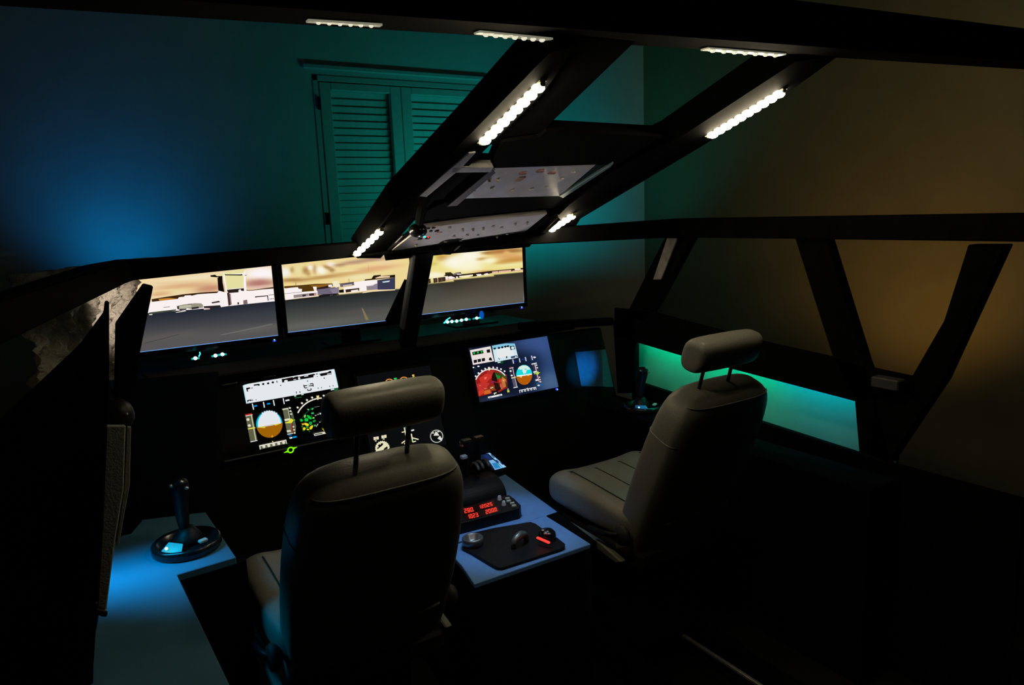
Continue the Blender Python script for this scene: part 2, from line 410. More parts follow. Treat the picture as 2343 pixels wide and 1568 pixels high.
# windscreen posts
part('centre_post', MB().beam((1.035, 2.185, 1.55), (1.205, 2.76, 1.125), 0.062, 0.05, (0, .6, .8)))
part('post_flange', MB().beam((1.008, 2.20, 1.535), (1.118, 2.60, 1.225), 0.014, 0.03, (0, .6, .8)), mat('grey_flange', (0.16, 0.16, 0.16), 0.4, noise=0.2))
part('post_gusset', MB().prism([at_y(962, 655, 2.62), at_y(960, 730, 2.62), at_y(885, 735, 2.62), at_y(930, 640, 2.62)], (0, .02, 0)))
def xp(pts, X, t, bevel=0.003): return MB().prism([at_x(x, y, X) for x, y in pts], (t, 0, 0), bevel)
part('front_side_post', xp([(1522, 540), (1585, 540), (1500, 700), (1475, 735), (1430, 725)], 2.2, 0.04))
part('post_reflection', xp([(1526, 545), (1549, 545), (1512, 640), (1494, 640)], 2.19, 0.008, 0.001), mat('led_reflection_strip', (0.36, 0.32, 0.29), 0.45, 0.3, noise=0.3, scale=30))  # pale strip standing in for the LED reflection on the post
part('sill_post', xp([(1402, 735), (1452, 712), (1452, 900), (1412, 900)], 2.2, 0.03))
part('window_post', xp([(1815, 535), (1886, 535), (1977, 830), (2004, 905), (2040, 1060), (1966, 1045), (1955, 917), (1905, 818)], 2.2, 0.05))
part('window_post', xp([(2215, 560), (2300, 560), (2159, 870), (2032, 1060), (1990, 1040), (2000, 905), (2080, 872), (2159, 735)], 2.2, 0.05))
part('window_sill', xp([(1405, 705), (1490, 714), (1725, 778), (1905, 818), (1990, 842), (2085, 862), (2085, 905), (1960, 920), (1550, 812), (1450, 782), (1405, 770)], 2.2, 0.02))
part('sill_block', MB().box((2.185, 1.255, 1.07), (0.05, 0.09, 0.035), 0.004), mat('dark_grey_block', (0.05, 0.05, 0.045), 0.5))
part('windscreen_base_bar', MB().prism([at_y(1195, 740, 2.70), at_y(1405, 728, 2.70), at_y(1405, 745, 2.70), at_y(1195, 756, 2.70)], (0, .04, 0), 0.003))
# left front post, a leaning board with a rounded foot, and the near left side board
part('left_window_post', MB().prism([at_y(x, y, 1.70) for x, y in ((351, 655), (330, 650), (266, 742), (262, 960), (270, 992), (300, 992), (320, 810))], (0, .03, 0), 0.002))
part('post_foot', MB().sphere(at_y(268, 952, 1.68), 0.033, 16, 10, (1, 1, 1.15)), M_PLASTIC, smooth=True)
part('foot_glint', MB().sphere(at_y(289, 948, 1.655), 0.0035), M_STEEL)  # bright bead in place of a small highlight on the foot
part('left_leg', MB().prism([at_y(x, y, 2.18) for x, y in ((296, 985), (306, 985), (326, 1192), (270, 1258), (255, 1258), (270, 1100))], (0, .03, 0), 0.002))
part('left_side_board', MB().prism([at_y(x, y, 1.47) for x, y in ((-60, 1020), (184, 790), (238, 716), (241, 690), (250, 690), (250, 1000), (235, 1250), (222, 1400), (214, 1525), (212, 1640), (-60, 1640))], (0, .02, 0), 0.002))
part('post_cover', MB().prism([at_y(x, y, 1.44) for x, y in ((243, 975), (288, 975), (283, 1120), (262, 1250), (243, 1402), (222, 1396), (234, 1200))], (0, .012, 0), 0.002), M_GREYC)['label'] = 'pale grey cloth cover on the left post'
part('cover_edge', MB().prism([at_y(x, y, 1.45) for x, y in ((291, 978), (300, 978), (297, 1110), (284, 1180), (272, 1250), (266, 1250), (285, 1115))], (0, .010, 0), 0.001), M_GREYC)
part('cover_foot', MB().prism([at_y(x, y, 1.43) for x, y in ((220, 1392), (247, 1400), (245, 1413), (233, 1413), (218, 1404))], (0, .03, 0), 0.002), M_BLACKGL)

# ---------------------------------------------------------------- LED strips
led_me = None
def led_strip(px0, px1, n, label, lit=True, wpx=15, planefn=None, up=None, group=None):
    global led_me
    pf = planefn or (lambda x, y: roof(x, y)); up = up if up is not None else -SNV
    a, b = Vector(pf(*px0)), Vector(pf(*px1)); t = (b - a).normalized(); L = (b - a).length
    sd = t.cross(up).normalized()
    wd = wpx / F * ((a + b) / 2 - Vector(EYE)).length
    root = thing('led_strip', label, 'light strip', tuple((a + b) / 2), group)
    hw_ = wd * (0.36 if lit else 0.5)
    pts = [a - sd * hw_ - t * 0.008, b - sd * hw_ + t * 0.008, b + sd * hw_ + t * 0.008, a + sd * hw_ - t * 0.008]
    MB().prism([p + up * 0.0005 for p in pts], up * 0.003, 0.0005).build('strip_base', M_LEDB if lit else M_LEDOFF, root)
    if lit:
        for e in (a, b):
            MB().box(e - t * 0 + up * 0.005, (0.012, 0.012, 0.010), 0.002).build('end_cap', M_LEDB, root)
    m = M_LED if lit else M_LEDOFF2
    r0 = wd * (0.60 if lit else 0.30)
    me = None
    for i in range(n):
        p = a + (b - a) * ((i + 0.5) / n)
        if me is None:
            o = MB().sphere((0, 0, 0), r0, 8, 5, (1, 1, 0.7)).build('led', m, root, True); o.data.transform(Matrix.Translation(wloc(root))); me = o.data
        else:
            o = obj('led', me, root)
        o.location = p + up * (0.006 if lit else 0.004) - wloc(root)
    return root
G = 'led strips on the cockpit beams'
led_strip((1102, 322), (1238, 186), 9, 'bright warm LED strip under the left roof beam, nearest and largest of the lit strips', wpx=24, group=G)
led_strip((812, 580), (872, 522), 6, 'bright warm LED strip low on the left roof beam, above the screens', wpx=16, group=G)
led_strip((1226, 544), (1312, 488), 8, 'bright warm LED strip beside the lower overhead panel, right of the screens', wpx=16, group=G)
led_strip((1622, 308), (1790, 204), 10, 'bright warm LED strip high on the right roof beam against the brown wall', wpx=20, group=G)
ub = lambda x, y: Vector(at_plane(x, y, (-_k, 0, 1), _a[2] - _k * _a[0]))
dn = Vector((_k, 0, -1)).normalized()
led_strip((1100, 72), (1250, 87), 7, 'dim LED strip under the rear cross beam, above the left roof beam', False, wpx=22, planefn=ub, up=dn, group=G)
led_strip((1618, 110), (1785, 123), 7, 'dim LED strip under the rear cross beam, above the right roof beam', False, wpx=20, planefn=ub, up=dn, group=G)
led_strip((715, 45), (860, 54), 6, 'dim LED strip at the left end of the rear cross beam, top of the photo', False, wpx=16, planefn=ub, up=dn, group=G)

# green and teal strip behind the right sill, and the board it lights
root = thing('green_led_strip', 'green and teal LED strip hidden behind the right window sill', 'light strip', (2.235, 1.95, 1.04))
for i in range(17):
    Y = 1.36 + i * 0.068; z0 = 1.012 + (Y - 1.376) * 0.045 + 0.012
    MB().box((2.238, Y, z0), (0.014, 0.034, 0.007), 0.001).build('led', M_GREENLED if Y > 1.72 else M_TEALLED, root)
MB().beam((2.238, 1.33, 1.028), (2.238, 2.47, 1.078), 0.016, 0.004).build('strip_base', M_LEDB, root)

# ---------------------------------------------------------------- overhead panels
def roofbox(mb, px, py, s, h, off=0.0, bevel=0.0008):
    rot = Matrix((Vector((1, 0, 0)), SNV.cross(Vector((1, 0, 0))), SNV)).transposed()
    return mb.box(roof(px, py, off) - SNV * h / 2, (s[0], s[1], h), bevel, rot)
op1 = thing('overhead_panel', 'upper grey overhead switch panel between the roof beams', 'panel', tuple(roof(1210, 420, 0.02)))
MB().prism([roof(x, y, 0.006) for x, y in ((1126, 390), (1366, 381), (1281, 453), (1044, 460))], SNV * 0.02, 0.001).build('face_plate', M_OVER, op1)
MB().prism([roof(x, y, -0.004) for x, y in ((1036, 380), (1128, 380), (1122, 391), (1030, 392))], SNV * 0.02, 0.001).build('top_rail', M_ALU, op1)
MB().prism([roof(x, y, -0.004) for x, y in ((1072, 348), (1088, 346), (1052, 384), (975, 448), (958, 446), (1014, 396))], SNV * 0.02, 0.001).build('side_flange', M_ALU, op1)
MB().prism([roof(x, y, -0.004) for x, y in ((1128, 382), (1134, 392), (1045, 468), (1022, 470))], SNV * 0.03, 0.001).build('side_bar', mat('dark_grey_bar', (0.06, 0.06, 0.06), 0.4), op1)
MB().prism([roof(x, y, 0.0) for x, y in ((1404, 374), (1398, 382), (1288, 454), (1280, 450))], SNV * 0.03, 0.001).build('side_rail', mat('teal_grey_rail', (.14, .24, .25), .4, noise=.1), op1)
def c8(x, y): return (880 + x * 0.2475, 340 + y * 0.2475)
for x, y in ((910, 305), (975, 305), (1050, 305)):
    mb = MB(); mb.lathe(roof(*c8(x, y), 0.005), [(0.005, 0), (0.005, -0.003), (0.003, -0.006)], 10); mb.build('toggle_switch', M_CREAM, op1)
for x, y in ((1280, 245), (1440, 225), (1550, 240)):
    roofbox(MB(), *c8(x, y), (0.022, 0.010), 0.004, 0.006).build('push_button', M_REDP, op1)
roofbox(MB(), *c8(1255, 300), (0.024, 0.03), 0.002, 0.006).build('legend_plate', M_TAN, op1)
for x, y in ((830, 400), (1000, 380), (1180, 400), (1360, 390), (1500, 370), (1640, 290), (1750, 230)):
    mb = MB(); mb.lathe(roof(*c8(x, y), 0.005), [(0.006, 0), (0.006, -0.003), (0.004, -0.004)], 12); mb.build('rotary_knob', mat('grey_knob', (0.55, 0.53, 0.54), 0.35), op1, True)

MB().prism([roof(x, y, 0.02) for x, y in ((1050, 375), (1140, 380), (1050, 470), (930, 480))], SNV * 0.012, 0.001).build('back_board', M_BLACK, op1)
op2 = thing('overhead_panel', 'lower grey overhead switch panel with small dark buttons, just above the screens', 'panel', tuple(roof(1070, 530, 0.02)))
MB().prism([roof(x, y, -0.002) for x, y in ((962, 522), (1080, 506), (1252, 488), (1182, 545), (1040, 560), (896, 572))], SNV * 0.02, 0.001).build('face_plate', M_OVER, op2)
MB().prism([roof(x, y, -0.010) for x, y in ((896, 573), (1182, 546), (1252, 490), (1268, 486), (1210, 560), (1040, 574), (880, 590))], SNV * 0.03, 0.001).build('panel_frame', M_BLACK, op2)
MB().tube([roof(921, 531, -0.012), roof(889, 563, -0.012)], 0.006, 10).build('side_tube', M_BLACKGL, op2, True)
MB().prism([roof(x, y, 0.0) for x, y in ((1216, 543), (1222, 547), (1280, 492), (1274, 486))], SNV * 0.012 - SNV * 0.03, 0.001).build('glossy_side', mat('polished_side', (0.25, 0.22, 0.15), 0.08, 0.9), op2)
for x, y, s in ((310, 795, 1), (325, 825, 1), (395, 818, 1), (370, 765, .8), (480, 752, .9), (425, 752, .7), (400, 728, .8), (450, 722, .8), (345, 735, .7)):
    roofbox(MB(), *c8(x, y), (0.013 * s, 0.011 * s), 0.004, -0.002).build('push_button', M_PLASTIC, op2)
for x, y in ((720, 738), (815, 735), (910, 725), (1205, 685), (1315, 675), (1035, 805), (290, 882)):
    mb = MB(); mb.lathe(roof(*c8(x, y), -0.003), [(0.0055, 0), (0.004, -0.003), (0.0025, -0.007)], 10); mb.build('toggle_switch', M_CREAM, op2)
for x, y in ((475, 715), (500, 775), (270, 850)):
    roofbox(MB(), *c8(x, y), (0.016, 0.022), 0.0015, -0.002).build('legend_plate', M_TAN, op2)
for x, y in ((600, 720), (640, 800), (760, 790), (860, 790), (1000, 710), (1080, 720), (1130, 780), (560, 850), (700, 840)):
    mb = MB(); mb.lathe(roof(*c8(x, y), -0.003), [(0.0055, 0), (0.0055, -0.003), (0.004, -0.004)], 12); mb.build('rotary_knob', MATS['grey_knob'], op2, True)

dev = thing('webcam', 'small black clip-on camera with a red light, beside the lower overhead panel', 'camera', tuple(roof(955, 510, -0.02)))
mb = MB(); p = roof(952, 512, -0.02); mb.sphere(p, 0.026, 14, 10, (1.0, 1.2, 0.8)); mb.build('camera_body', M_BLACKGL, dev, True)
MB().tube([roof(958, 500, -0.01), roof(966, 470, 0.0), roof(985, 440, 0.01)], 0.013, 8).build('clip_arm', M_BLACK, dev)
MB().sphere(roof(970, 506, -0.048), 0.003, 8, 6).build('indicator_light', M_REDLED, dev)
MB().sphere(roof(962, 507, -0.046), 0.003, 8, 6, (1.6, 1, .8)).build('status_light', M_CYAN, dev)
cmp_ = thing('compass', 'small black standby compass hanging under the lower overhead panel', 'compass', at_y(1030, 572, 2.12))
MB().prism([at_y(x, y, 2.13) for x, y in ((1008, 566), (1060, 562), (1042, 573), (1032, 583), (1019, 583))], (0, .04, 0), 0.002).build('compass_body', M_BLACKGL, cmp_)
MB().prism([at_y(x, y, 2.128) for x, y in ((1040, 575), (1046, 571), (1054, 563), (1050, 563), (1040, 572))], (0, .004, 0)).build('bracket', M_STEEL, cmp_)

# ---------------------------------------------------------------- outside-view monitors
TVY = 3.60
def tv(x0, x1, z0, z1, label, ledpx):
    root = thing('monitor', label, 'monitor', ((x0 + x1) / 2, TVY, z0 - 0.02), 'row of outside-view monitors')
    b = 0.022
    fm = MB()
    fm.box(((x0 + x1) / 2, TVY + 0.012, z0 - b / 2 - 0.004), (x1 - x0 + 2 * b, 0.034, b + 0.004), 0.002)
    fm.box(((x0 + x1) / 2, TVY + 0.012, z1 + b / 2), (x1 - x0 + 2 * b, 0.034, b), 0.002)
    fm.box((x0 - b / 2, TVY + 0.012, (z0 + z1) / 2), (b, 0.034, z1 - z0), 0.002)
    fm.box((x1 + b / 2, TVY + 0.012, (z0 + z1) / 2), (b, 0.034, z1 - z0), 0.002)
    fm.build('bezel', M_BLACKGL, root)
    MB().box(((x0 + x1) / 2, TVY + 0.035, (z0 + z1) / 2), (x1 - x0 + 0.02, 0.03, z1 - z0 + 0.02), 0.006).build('back_shell', M_PLASTIC, root)
    st = MB(); st.box(((x0 + x1) / 2, TVY + 0.05, z0 - 0.05), (0.10, 0.03, 0.09), 0.004); st.box(((x0 + x1) / 2, TVY + 0.05, z0 - 0.095), (0.28, 0.16, 0.012), 0.004)
    st.build('stand', M_BLACKGL, root)
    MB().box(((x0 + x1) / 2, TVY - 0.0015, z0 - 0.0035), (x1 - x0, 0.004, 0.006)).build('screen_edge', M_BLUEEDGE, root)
    p = at_y(ledpx[0], ledpx[1], TVY - 0.008)
    MB().lathe(p, [(0.010, -0.002), (0.002, -0.007)], 4, rot=Matrix.Rotation(0, 3, 'X')).build('power_light', M_BLUELED, root)
    MB().sphere(at_y(ledpx[0], ledpx[1] - 1, TVY - 0.014), 0.0035, 8, 5).build('power_light_core', M_BLUECORE, root)
    return root
TW = 0.679
z0 = 1.106
tx = (0.8865 - TW, 0.936, 2.344 - TW)
t1 = tv(tx[0], tx[0] + TW, 1.100, 1.486, 'left monitor showing a white airport tower and buildings under a sunset sky', (628, 779))
t2 = tv(tx[1], tx[1] + TW, 1.108, 1.490, 'middle monitor showing low airport buildings and a runway line at sunset', (934, 738))
t3 = tv(tx[2], tx[2] + TW, 1.118, 1.500, 'right monitor showing bright yellow clouds over a brown apron', (1194, 704))
def tvquad(x0, z0_, z1):
    out = []
    for X, Z in ((x0, z1), (x0 + TW, z1), (x0 + TW, z0_), (x0, z0_)):
        v = np.array([X, TVY - 0.001, Z]) - EYE; c = RB.T @ v
        out.append((c[0] / c[2] * F + CX, c[1] / c[2] * F + CY))
    return out
def loc2(quad, g): return [((x - g.ox) / g.sc, (y - g.oy) / g.sc) for x, y in quad]
W, K = (250, 240, 240), (14, 10, 10)
# --- left monitor (drawn in the coordinates of a crop of the photo)
g = SG(TVY - 0.001, 320, 600, 0.14029, tvquad(tx[0], 1.100, 1.486))
q = loc2(tvquad(tx[0], 1.100, 1.486), g)
hz = lambda x: 848 - 0.0975 * x                      # the horizon line of the picture
def base1(x, y):
    if y < hz(x): return (238, 214, 168)
    k = min(1, (y - hz(x)) / 420.0)
    return np.array((33, 38, 50)) * (1 - k) + np.array((86, 84, 84)) * k
g.field(q, 70, 44, blobs(base1, [
    (700, 395, 520, 55, -.1, (214, 168, 122), .9), (1130, 430, 260, 60, -.1, (196, 138, 110), .95), (500, 470, 400, 40, -.1, (240, 222, 160), .6),
    (500, 330, 300, 25, -.1, (222, 190, 140), .6), (320, 520, 200, 30, -.1, (214, 160, 118), .8),
    (2000, 190, 330, 120, 0, (250, 244, 246), 1), (1950, 345, 260, 75, -.05, (180, 122, 112), 1), (2050, 395, 220, 22, -.1, (226, 190, 176), .8),
    (1900, 420, 180, 22, 0, (232, 196, 186), .7), (900, 255, 500, 30, -.12, (240, 226, 190), .9), (-100, 500, 250, 300, 0, (240, 214, 160), .8),
    (1900, 900, 500, 90, 0, (58, 62, 70), .5), (2000, 1080, 400, 50, -.2, (106, 106, 104), .4), (500, 1200, 500, 60, -.15, (98, 92, 90), .4)]))
A, B, C = g.poly, g.line, g.disc
A([(190, 605), (400, 570), (700, 525), (1000, 495), (1280, 478), (1280, 500), (900, 548), (620, 600), (200, 648)], (60, 36, 16))
A([(300, 600), (480, 585), (620, 600), (330, 640)], (196, 130, 50))
A([(-150, 690), (200, 648), (620, 600), (640, 572), (720, 565), (735, 545), (820, 540), (850, 548), (940, 525), (1150, 510), (1260, 505), (1300, 462), (1380, 490), (1480, 505), (1610, 490), (1620, 440), (1740, 462), (1900, 458), (2060, 440), (2330, 425), (2330, 625), (1780, 680), (1440, 718), (1320, 735), (900, 770), (600, 795), (150, 830), (-150, 850)], W)
A([(1350, 180), (1720, 150), (1740, 470), (1440, 500), (1400, 470)], W)
A([(1385, 215), (1690, 205), (1695, 415), (1420, 445)], (228, 222, 160))
A([(1220, 215), (1400, 185), (1400, 150), (1700, 110), (1690, 180), (1400, 205), (1225, 222)], (228, 222, 160))
A([(1150, 215), (1225, 205), (1260, 230), (1345, 225), (1350, 330), (1380, 490), (1340, 480), (1280, 465), (1265, 262), (1285, 250), (1155, 240)], K)
A([(1385, 188), (1400, 200), (1640, 200), (1660, 195), (1680, 208), (1660, 218), (1390, 215)], K)
A([(1705, 212), (1760, 206), (1720, 222)], K)
A([(1420, 452), (1695, 425), (1700, 470), (1655, 468), (1640, 440), (1610, 455), (1610, 492), (1440, 505)], (40, 28, 26))
A([(1422, 500), (1462, 505), (1480, 700), (1445, 715)], (58, 42, 40))
A([(1480, 510), (1500, 690), (1480, 700), (1462, 520)], (150, 130, 128))
A([(1740, 455), (1830, 455), (1930, 440), (2190, 405), (2190, 430), (1950, 450), (1830, 465), (1740, 466)], (60, 34, 20))
A([(1590, 655), (1618, 655), (1618, 690), (1592, 692)], (70, 50, 46)); A([(1685, 625), (1750, 612), (1758, 680), (1690, 690)], (120, 104, 108))
A([(1878, 560), (2090, 540), (2100, 630), (2088, 632), (2076, 556), (1920, 572), (1880, 580)], (36, 22, 22))
B([(2100, 540), (2330, 512)], 9, (90, 80, 80))
for i in range(4): C(2125 + i * 26, 602 - i * 3, 8, 9, (70, 66, 66))
A([(600, 715), (720, 690), (900, 670), (1000, 672), (1032, 700), (1030, 745), (840, 765), (760, 750), (620, 775)], (150, 148, 128))
A([(640, 720), (840, 690), (840, 735), (640, 760)], (186, 184, 160)); A([(840, 740), (960, 725), (960, 755), (850, 770)], (40, 38, 36))
A([(605, 725), (640, 715), (640, 770), (610, 765)], (56, 54, 48)); A([(640, 770), (760, 755), (760, 775), (650, 790)], (40, 40, 36))
A([(580, 822), (740, 785), (755, 800), (600, 826)], (238, 234, 214)); A([(1040, 720), (1310, 702), (1320, 735), (1150, 750), (1045, 750)], (40, 34, 36))
A([(1165, 655), (1290, 630), (1310, 655), (1180, 675)], (60, 50, 48)); A([(1165, 690), (1300, 680), (1305, 700), (1170, 712)], W)
A([(1040, 760), (1140, 752), (1145, 768), (1045, 778)], (226, 190, 190)); A([(150, 822), (590, 770), (590, 790), (440, 815), (160, 850)], (66, 70, 60))
A([(150, 848), (205, 845), (205, 862), (155, 866)], (216, 214, 190)); B([(385, 740), (490, 728)], 8, (90, 86, 76)); B([(780, 690), (850, 684)], 10, (60, 56, 50))
B([(60, 1330), (330, 1260), (640, 1180)], 9, (66, 62, 62)); B([(1320, 1190), (1900, 1070), (2160, 1010)], 16, (108, 108, 108))
g.build('screen', M_SCREEN, t1)
# --- middle monitor
g = SG(TVY - 0.001, 640, 580, 0.11479, tvquad(tx[1], 1.108, 1.490))
q = loc2(tvquad(tx[1], 1.108, 1.490), g)
hz = lambda x: 940 - 0.0975 * x
def base2(x, y):
    if y < hz(x): return (236, 214, 150)
    k = min(1, (y - hz(x)) / 500.0)
    return np.array((36, 40, 42)) * (1 - k) + np.array((88, 88, 84)) * k
g.field(q, 70, 44, blobs(base2, [
    (100, 380, 130, 100, 0, (244, 240, 234), 1), (250, 330, 45, 60, 0, (180, 152, 84), .95), (380, 340, 90, 90, 0, (232, 222, 160), .9),
    (520, 340, 70, 75, .5, (176, 138, 82), 1), (570, 410, 45, 45, 0, (186, 150, 92), .9), (610, 285, 55, 50, 0, (246, 240, 232), 1), (700, 320, 38, 90, 0, (182, 140, 96), .95),
    (830, 340, 110, 85, .3, (248, 244, 230), 1), (960, 280, 100, 40, .3, (176, 132, 80), 1), (1030, 215, 90, 50, 0, (246, 234, 220), 1), (1045, 340, 55, 40, 0, (168, 130, 80), 1),
    (1210, 235, 140, 28, -.1, (164, 124, 96), .9), (1500, 175, 300, 40, -.1, (178, 136, 112), .9), (1900, 110, 330, 45, -.1, (176, 138, 120), .9),
    (900, 470, 750, 38, -.14, (184, 142, 80), .95), (250, 530, 260, 40, -.05, (166, 124, 70), .9), (1500, 400, 400, 50, -.12, (212, 172, 112), .8),
    (1900, 300, 500, 55, -.12, (222, 172, 124), .95), (2100, 190, 200, 40, -.1, (238, 206, 162), .8), (1330, 345, 230, 28, -.1, (238, 222, 164), .9), (900, 590, 500, 30, -.1, (240, 218, 146), .9),
    (1600, 470, 300, 60, -.1, (240, 228, 178), .9), (170, 610, 130, 30, -.1, (246, 216, 140), .9),
    (1700, 1150, 700, 60, -.1, (88, 84, 82), .4), (700, 1420, 700, 60, -.1, (104, 104, 102), .5)]))
A, B, C = g.poly, g.line, g.disc
A([(90, 655), (400, 635), (700, 608), (1050, 600), (1070, 640), (960, 720), (760, 740), (440, 770), (90, 690)], (84, 56, 14))
A([(600, 640), (960, 612), (950, 660), (700, 690)], (140, 94, 30)); A([(740, 690), (970, 640), (980, 700), (780, 720)], (44, 30, 26))
A([(88, 700), (360, 672), (380, 705), (445, 710), (440, 770), (760, 748), (765, 775), (735, 850), (470, 880), (120, 930)], W)
A([(275, 830), (575, 795), (580, 858), (280, 890)], (150, 138, 136)); A([(450, 825), (520, 818), (520, 860), (460, 862)], (44, 40, 40)); A([(580, 800), (735, 785), (735, 838), (585, 850)], (58, 38, 36))
A([(680, 795), (735, 790), (735, 840), (690, 842)], (196, 150, 130)); A([(480, 862), (765, 835), (765, 850), (480, 885)], (240, 220, 216))
B([(95, 806), (440, 772)], 7, (60, 54, 54)); A([(660, 665), (735, 662), (735, 745), (690, 750)], W)
A([(750, 720), (980, 690), (1180, 660), (1180, 790), (1150, 812), (760, 830)], (112, 102, 122)); A([(1000, 720), (1180, 680), (1180, 790), (1060, 800)], (136, 124, 144))
A([(770, 840), (870, 815), (1150, 800), (1190, 812), (1100, 835), (780, 860)], (28, 28, 32)); B([(1000, 842), (1060, 836)], 14, (130, 130, 124))
A([(965, 625), (1045, 620), (1040, 665), (975, 672)], W); A([(1050, 560), (1180, 545), (1200, 660), (1120, 685), (1060, 640)], (238, 232, 200))
A([(1200, 605), (1470, 568), (1490, 630), (1210, 672)], (108, 94, 112)); A([(1260, 640), (1440, 612), (1440, 630), (1270, 658)], (206, 198, 200)); A([(1180, 605), (1480, 572), (1480, 584), (1180, 614)], (40, 30, 30))
A([(1480, 575), (1700, 545), (1945, 532), (1945, 600), (1840, 640), (1730, 650), (1728, 745), (1600, 765), (1590, 690), (1310, 720), (1305, 805), (1285, 805), (1275, 680), (1490, 645)], W)
A([(1180, 730), (1275, 718), (1280, 780), (1185, 785)], K); A([(1310, 722), (1590, 690), (1575, 745), (1320, 780)], (50, 28, 20)); A([(1420, 738), (1560, 720), (1570, 770), (1430, 780)], W)
A([(1180, 795), (1620, 748), (1620, 770), (1180, 812)], (248, 226, 200)); A([(1730, 650), (1945, 600), (1950, 720), (1740, 735)], (140, 130, 142)); A([(1740, 640), (1900, 615), (1860, 640), (1750, 655)], (230, 224, 228))
A([(1945, 535), (2300, 480), (2300, 715), (1950, 725)], (58, 58, 84)); A([(2040, 565), (2200, 540), (2180, 570), (2060, 585)], (200, 226, 230))
A([(1700, 520), (1830, 505), (1870, 440), (2010, 428), (2020, 450), (2300, 425), (2300, 480), (2000, 510), (1690, 545)], (34, 22, 14)); A([(1900, 490), (2000, 455), (2200, 450), (2190, 478), (1920, 500)], (238, 206, 170))
A([(1650, 785), (1800, 740), (2300, 715), (2300, 735), (1850, 765), (1650, 795)], (236, 214, 170))
A([(130, 935), (780, 860), (1150, 825), (1180, 815), (1180, 830), (800, 880), (140, 955)], (28, 26, 26))
B([(320, 570), (322, 640)], 14, (190, 140, 70)); B([(1378, 505), (1380, 580)], 10, (150, 110, 70)); B([(1770, 230), (1775, 370)], 8, (196, 156, 110))
A([(1630, 1085), (1660, 1100), (1780, 1330), (1715, 1335)], (132, 116, 84))
g.build('screen', M_SCREEN, t2)
# --- right monitor
g = SG(TVY - 0.001, 940, 550, 0.13391, tvquad(tx[2], 1.118, 1.500))
q = loc2(tvquad(tx[2], 1.118, 1.500), g)
hz = lambda x: 782 - 0.128 * x
def base3(x, y):
    if y < hz(x): return (236, 222, 140)
    k = min(1, (y - hz(x)) / 380.0)
    return np.array((50, 46, 38)) * (1 - k) + np.array((92, 88, 78)) * k
g.field(q, 80, 48, blobs(base3, [
    (480, 240, 90, 60, .2, (214, 184, 80), .95), (560, 300, 130, 55, -.1, (196, 150, 72), 1), (800, 225, 200, 40, -.15, (206, 166, 70), .95), (380, 400, 90, 32, 0, (206, 186, 82), .8), (360, 300, 60, 120, 0, (228, 214, 110), .6),
    (1000, 280, 260, 200, .2, (250, 246, 226), 1), (760, 380, 220, 110, 0, (250, 246, 230), 1), (1150, 170, 160, 60, 0, (250, 244, 222), .9), (950, 450, 260, 90, 0, (248, 244, 214), .8),
    (1330, 210, 130, 26, -.08, (150, 106, 46), 1), (1520, 195, 220, 48, -.1, (180, 122, 66), 1), (1750, 175, 220, 45, 0, (164, 112, 60), .95), (1700, 110, 260, 40, -.05, (226, 188, 120), .8), (1640, 215, 60, 40, 0, (240, 196, 120), .7),
    (1240, 315, 120, 24, -.1, (190, 146, 66), .95), (1700, 275, 320, 55, 0, (220, 164, 104), .95), (1750, 340, 300, 45, -.1, (196, 140, 70), .95), (1350, 350, 120, 55, 0, (250, 246, 210), .9), (1600, 380, 180, 24, -.1, (206, 160, 80), .8),
    (1750, 420, 330, 32, -.08, (240, 230, 170), .8), (400, 600, 220, 60, 0, (250, 244, 220), .9), (1250, 530, 200, 22, -.05, (220, 168, 100), .7),
    (1500, 830, 600, 200, 0, (86, 74, 64), .5), (350, 950, 300, 200, 0, (74, 76, 70), .5)]))
A, B, C = g.poly, g.line, g.disc
for x0, x1 in ((205, 238), (262, 335), (382, 452), (462, 590)):
    A([(x0, 700 - .13 * x0), (x1, 700 - .13 * x1), (x1 + 8, 775 - .13 * x1), (x0 + 8, 780 - .13 * x0)], (66, 46, 34))
    B([((x0 + x1) / 2, 705 - .13 * x0), ((x0 + x1) / 2 + 8, 765 - .13 * x0)], 8, (110, 86, 66))
A([(590, 690), (640, 640), (800, 625), (800, 655), (600, 700)], (214, 176, 150))
A([(585, 552), (680, 545), (720, 575), (850, 545), (870, 580), (1060, 560), (1340, 525), (1390, 520), (1720, 490), (1930, 470), (1930, 515), (1390, 560), (1080, 620), (760, 645), (560, 606), (590, 590)], (44, 26, 20))
A([(590, 555), (680, 548), (705, 600), (600, 600)], (46, 40, 16)); A([(710, 580), (790, 548), (830, 550), (780, 580), (740, 602)], (110, 112, 118))
A([(590, 620), (630, 610), (632, 668), (596, 668)], W); A([(645, 620), (690, 612), (760, 640), (700, 660), (650, 665)], W); A([(780, 575), (850, 568), (870, 585), (790, 588)], W)
A([(820, 612), (1060, 585), (1060, 610), (940, 640), (830, 632)], (250, 236, 200)); A([(770, 620), (800, 618), (805, 655), (785, 660)], W); A([(1115, 580), (1200, 575), (1215, 602), (1140, 610)], W); A([(1250, 575), (1310, 560), (1335, 585), (1260, 600)], W)
A([(1390, 535), (1490, 525), (1490, 555), (1390, 565)], (232, 184, 160)); A([(1500, 525), (1715, 505), (1715, 535), (1500, 552)], (232, 184, 160)); A([(1770, 485), (1870, 478), (1880, 500), (1780, 512)], (250, 240, 210)); A([(1730, 520), (1925, 495), (1925, 520), (1740, 535)], (226, 180, 150))
B([(1926, 90), (1932, 480), (1938, 1035)], 14, (190, 200, 240))
g.build('screen', M_SCREEN, t3)

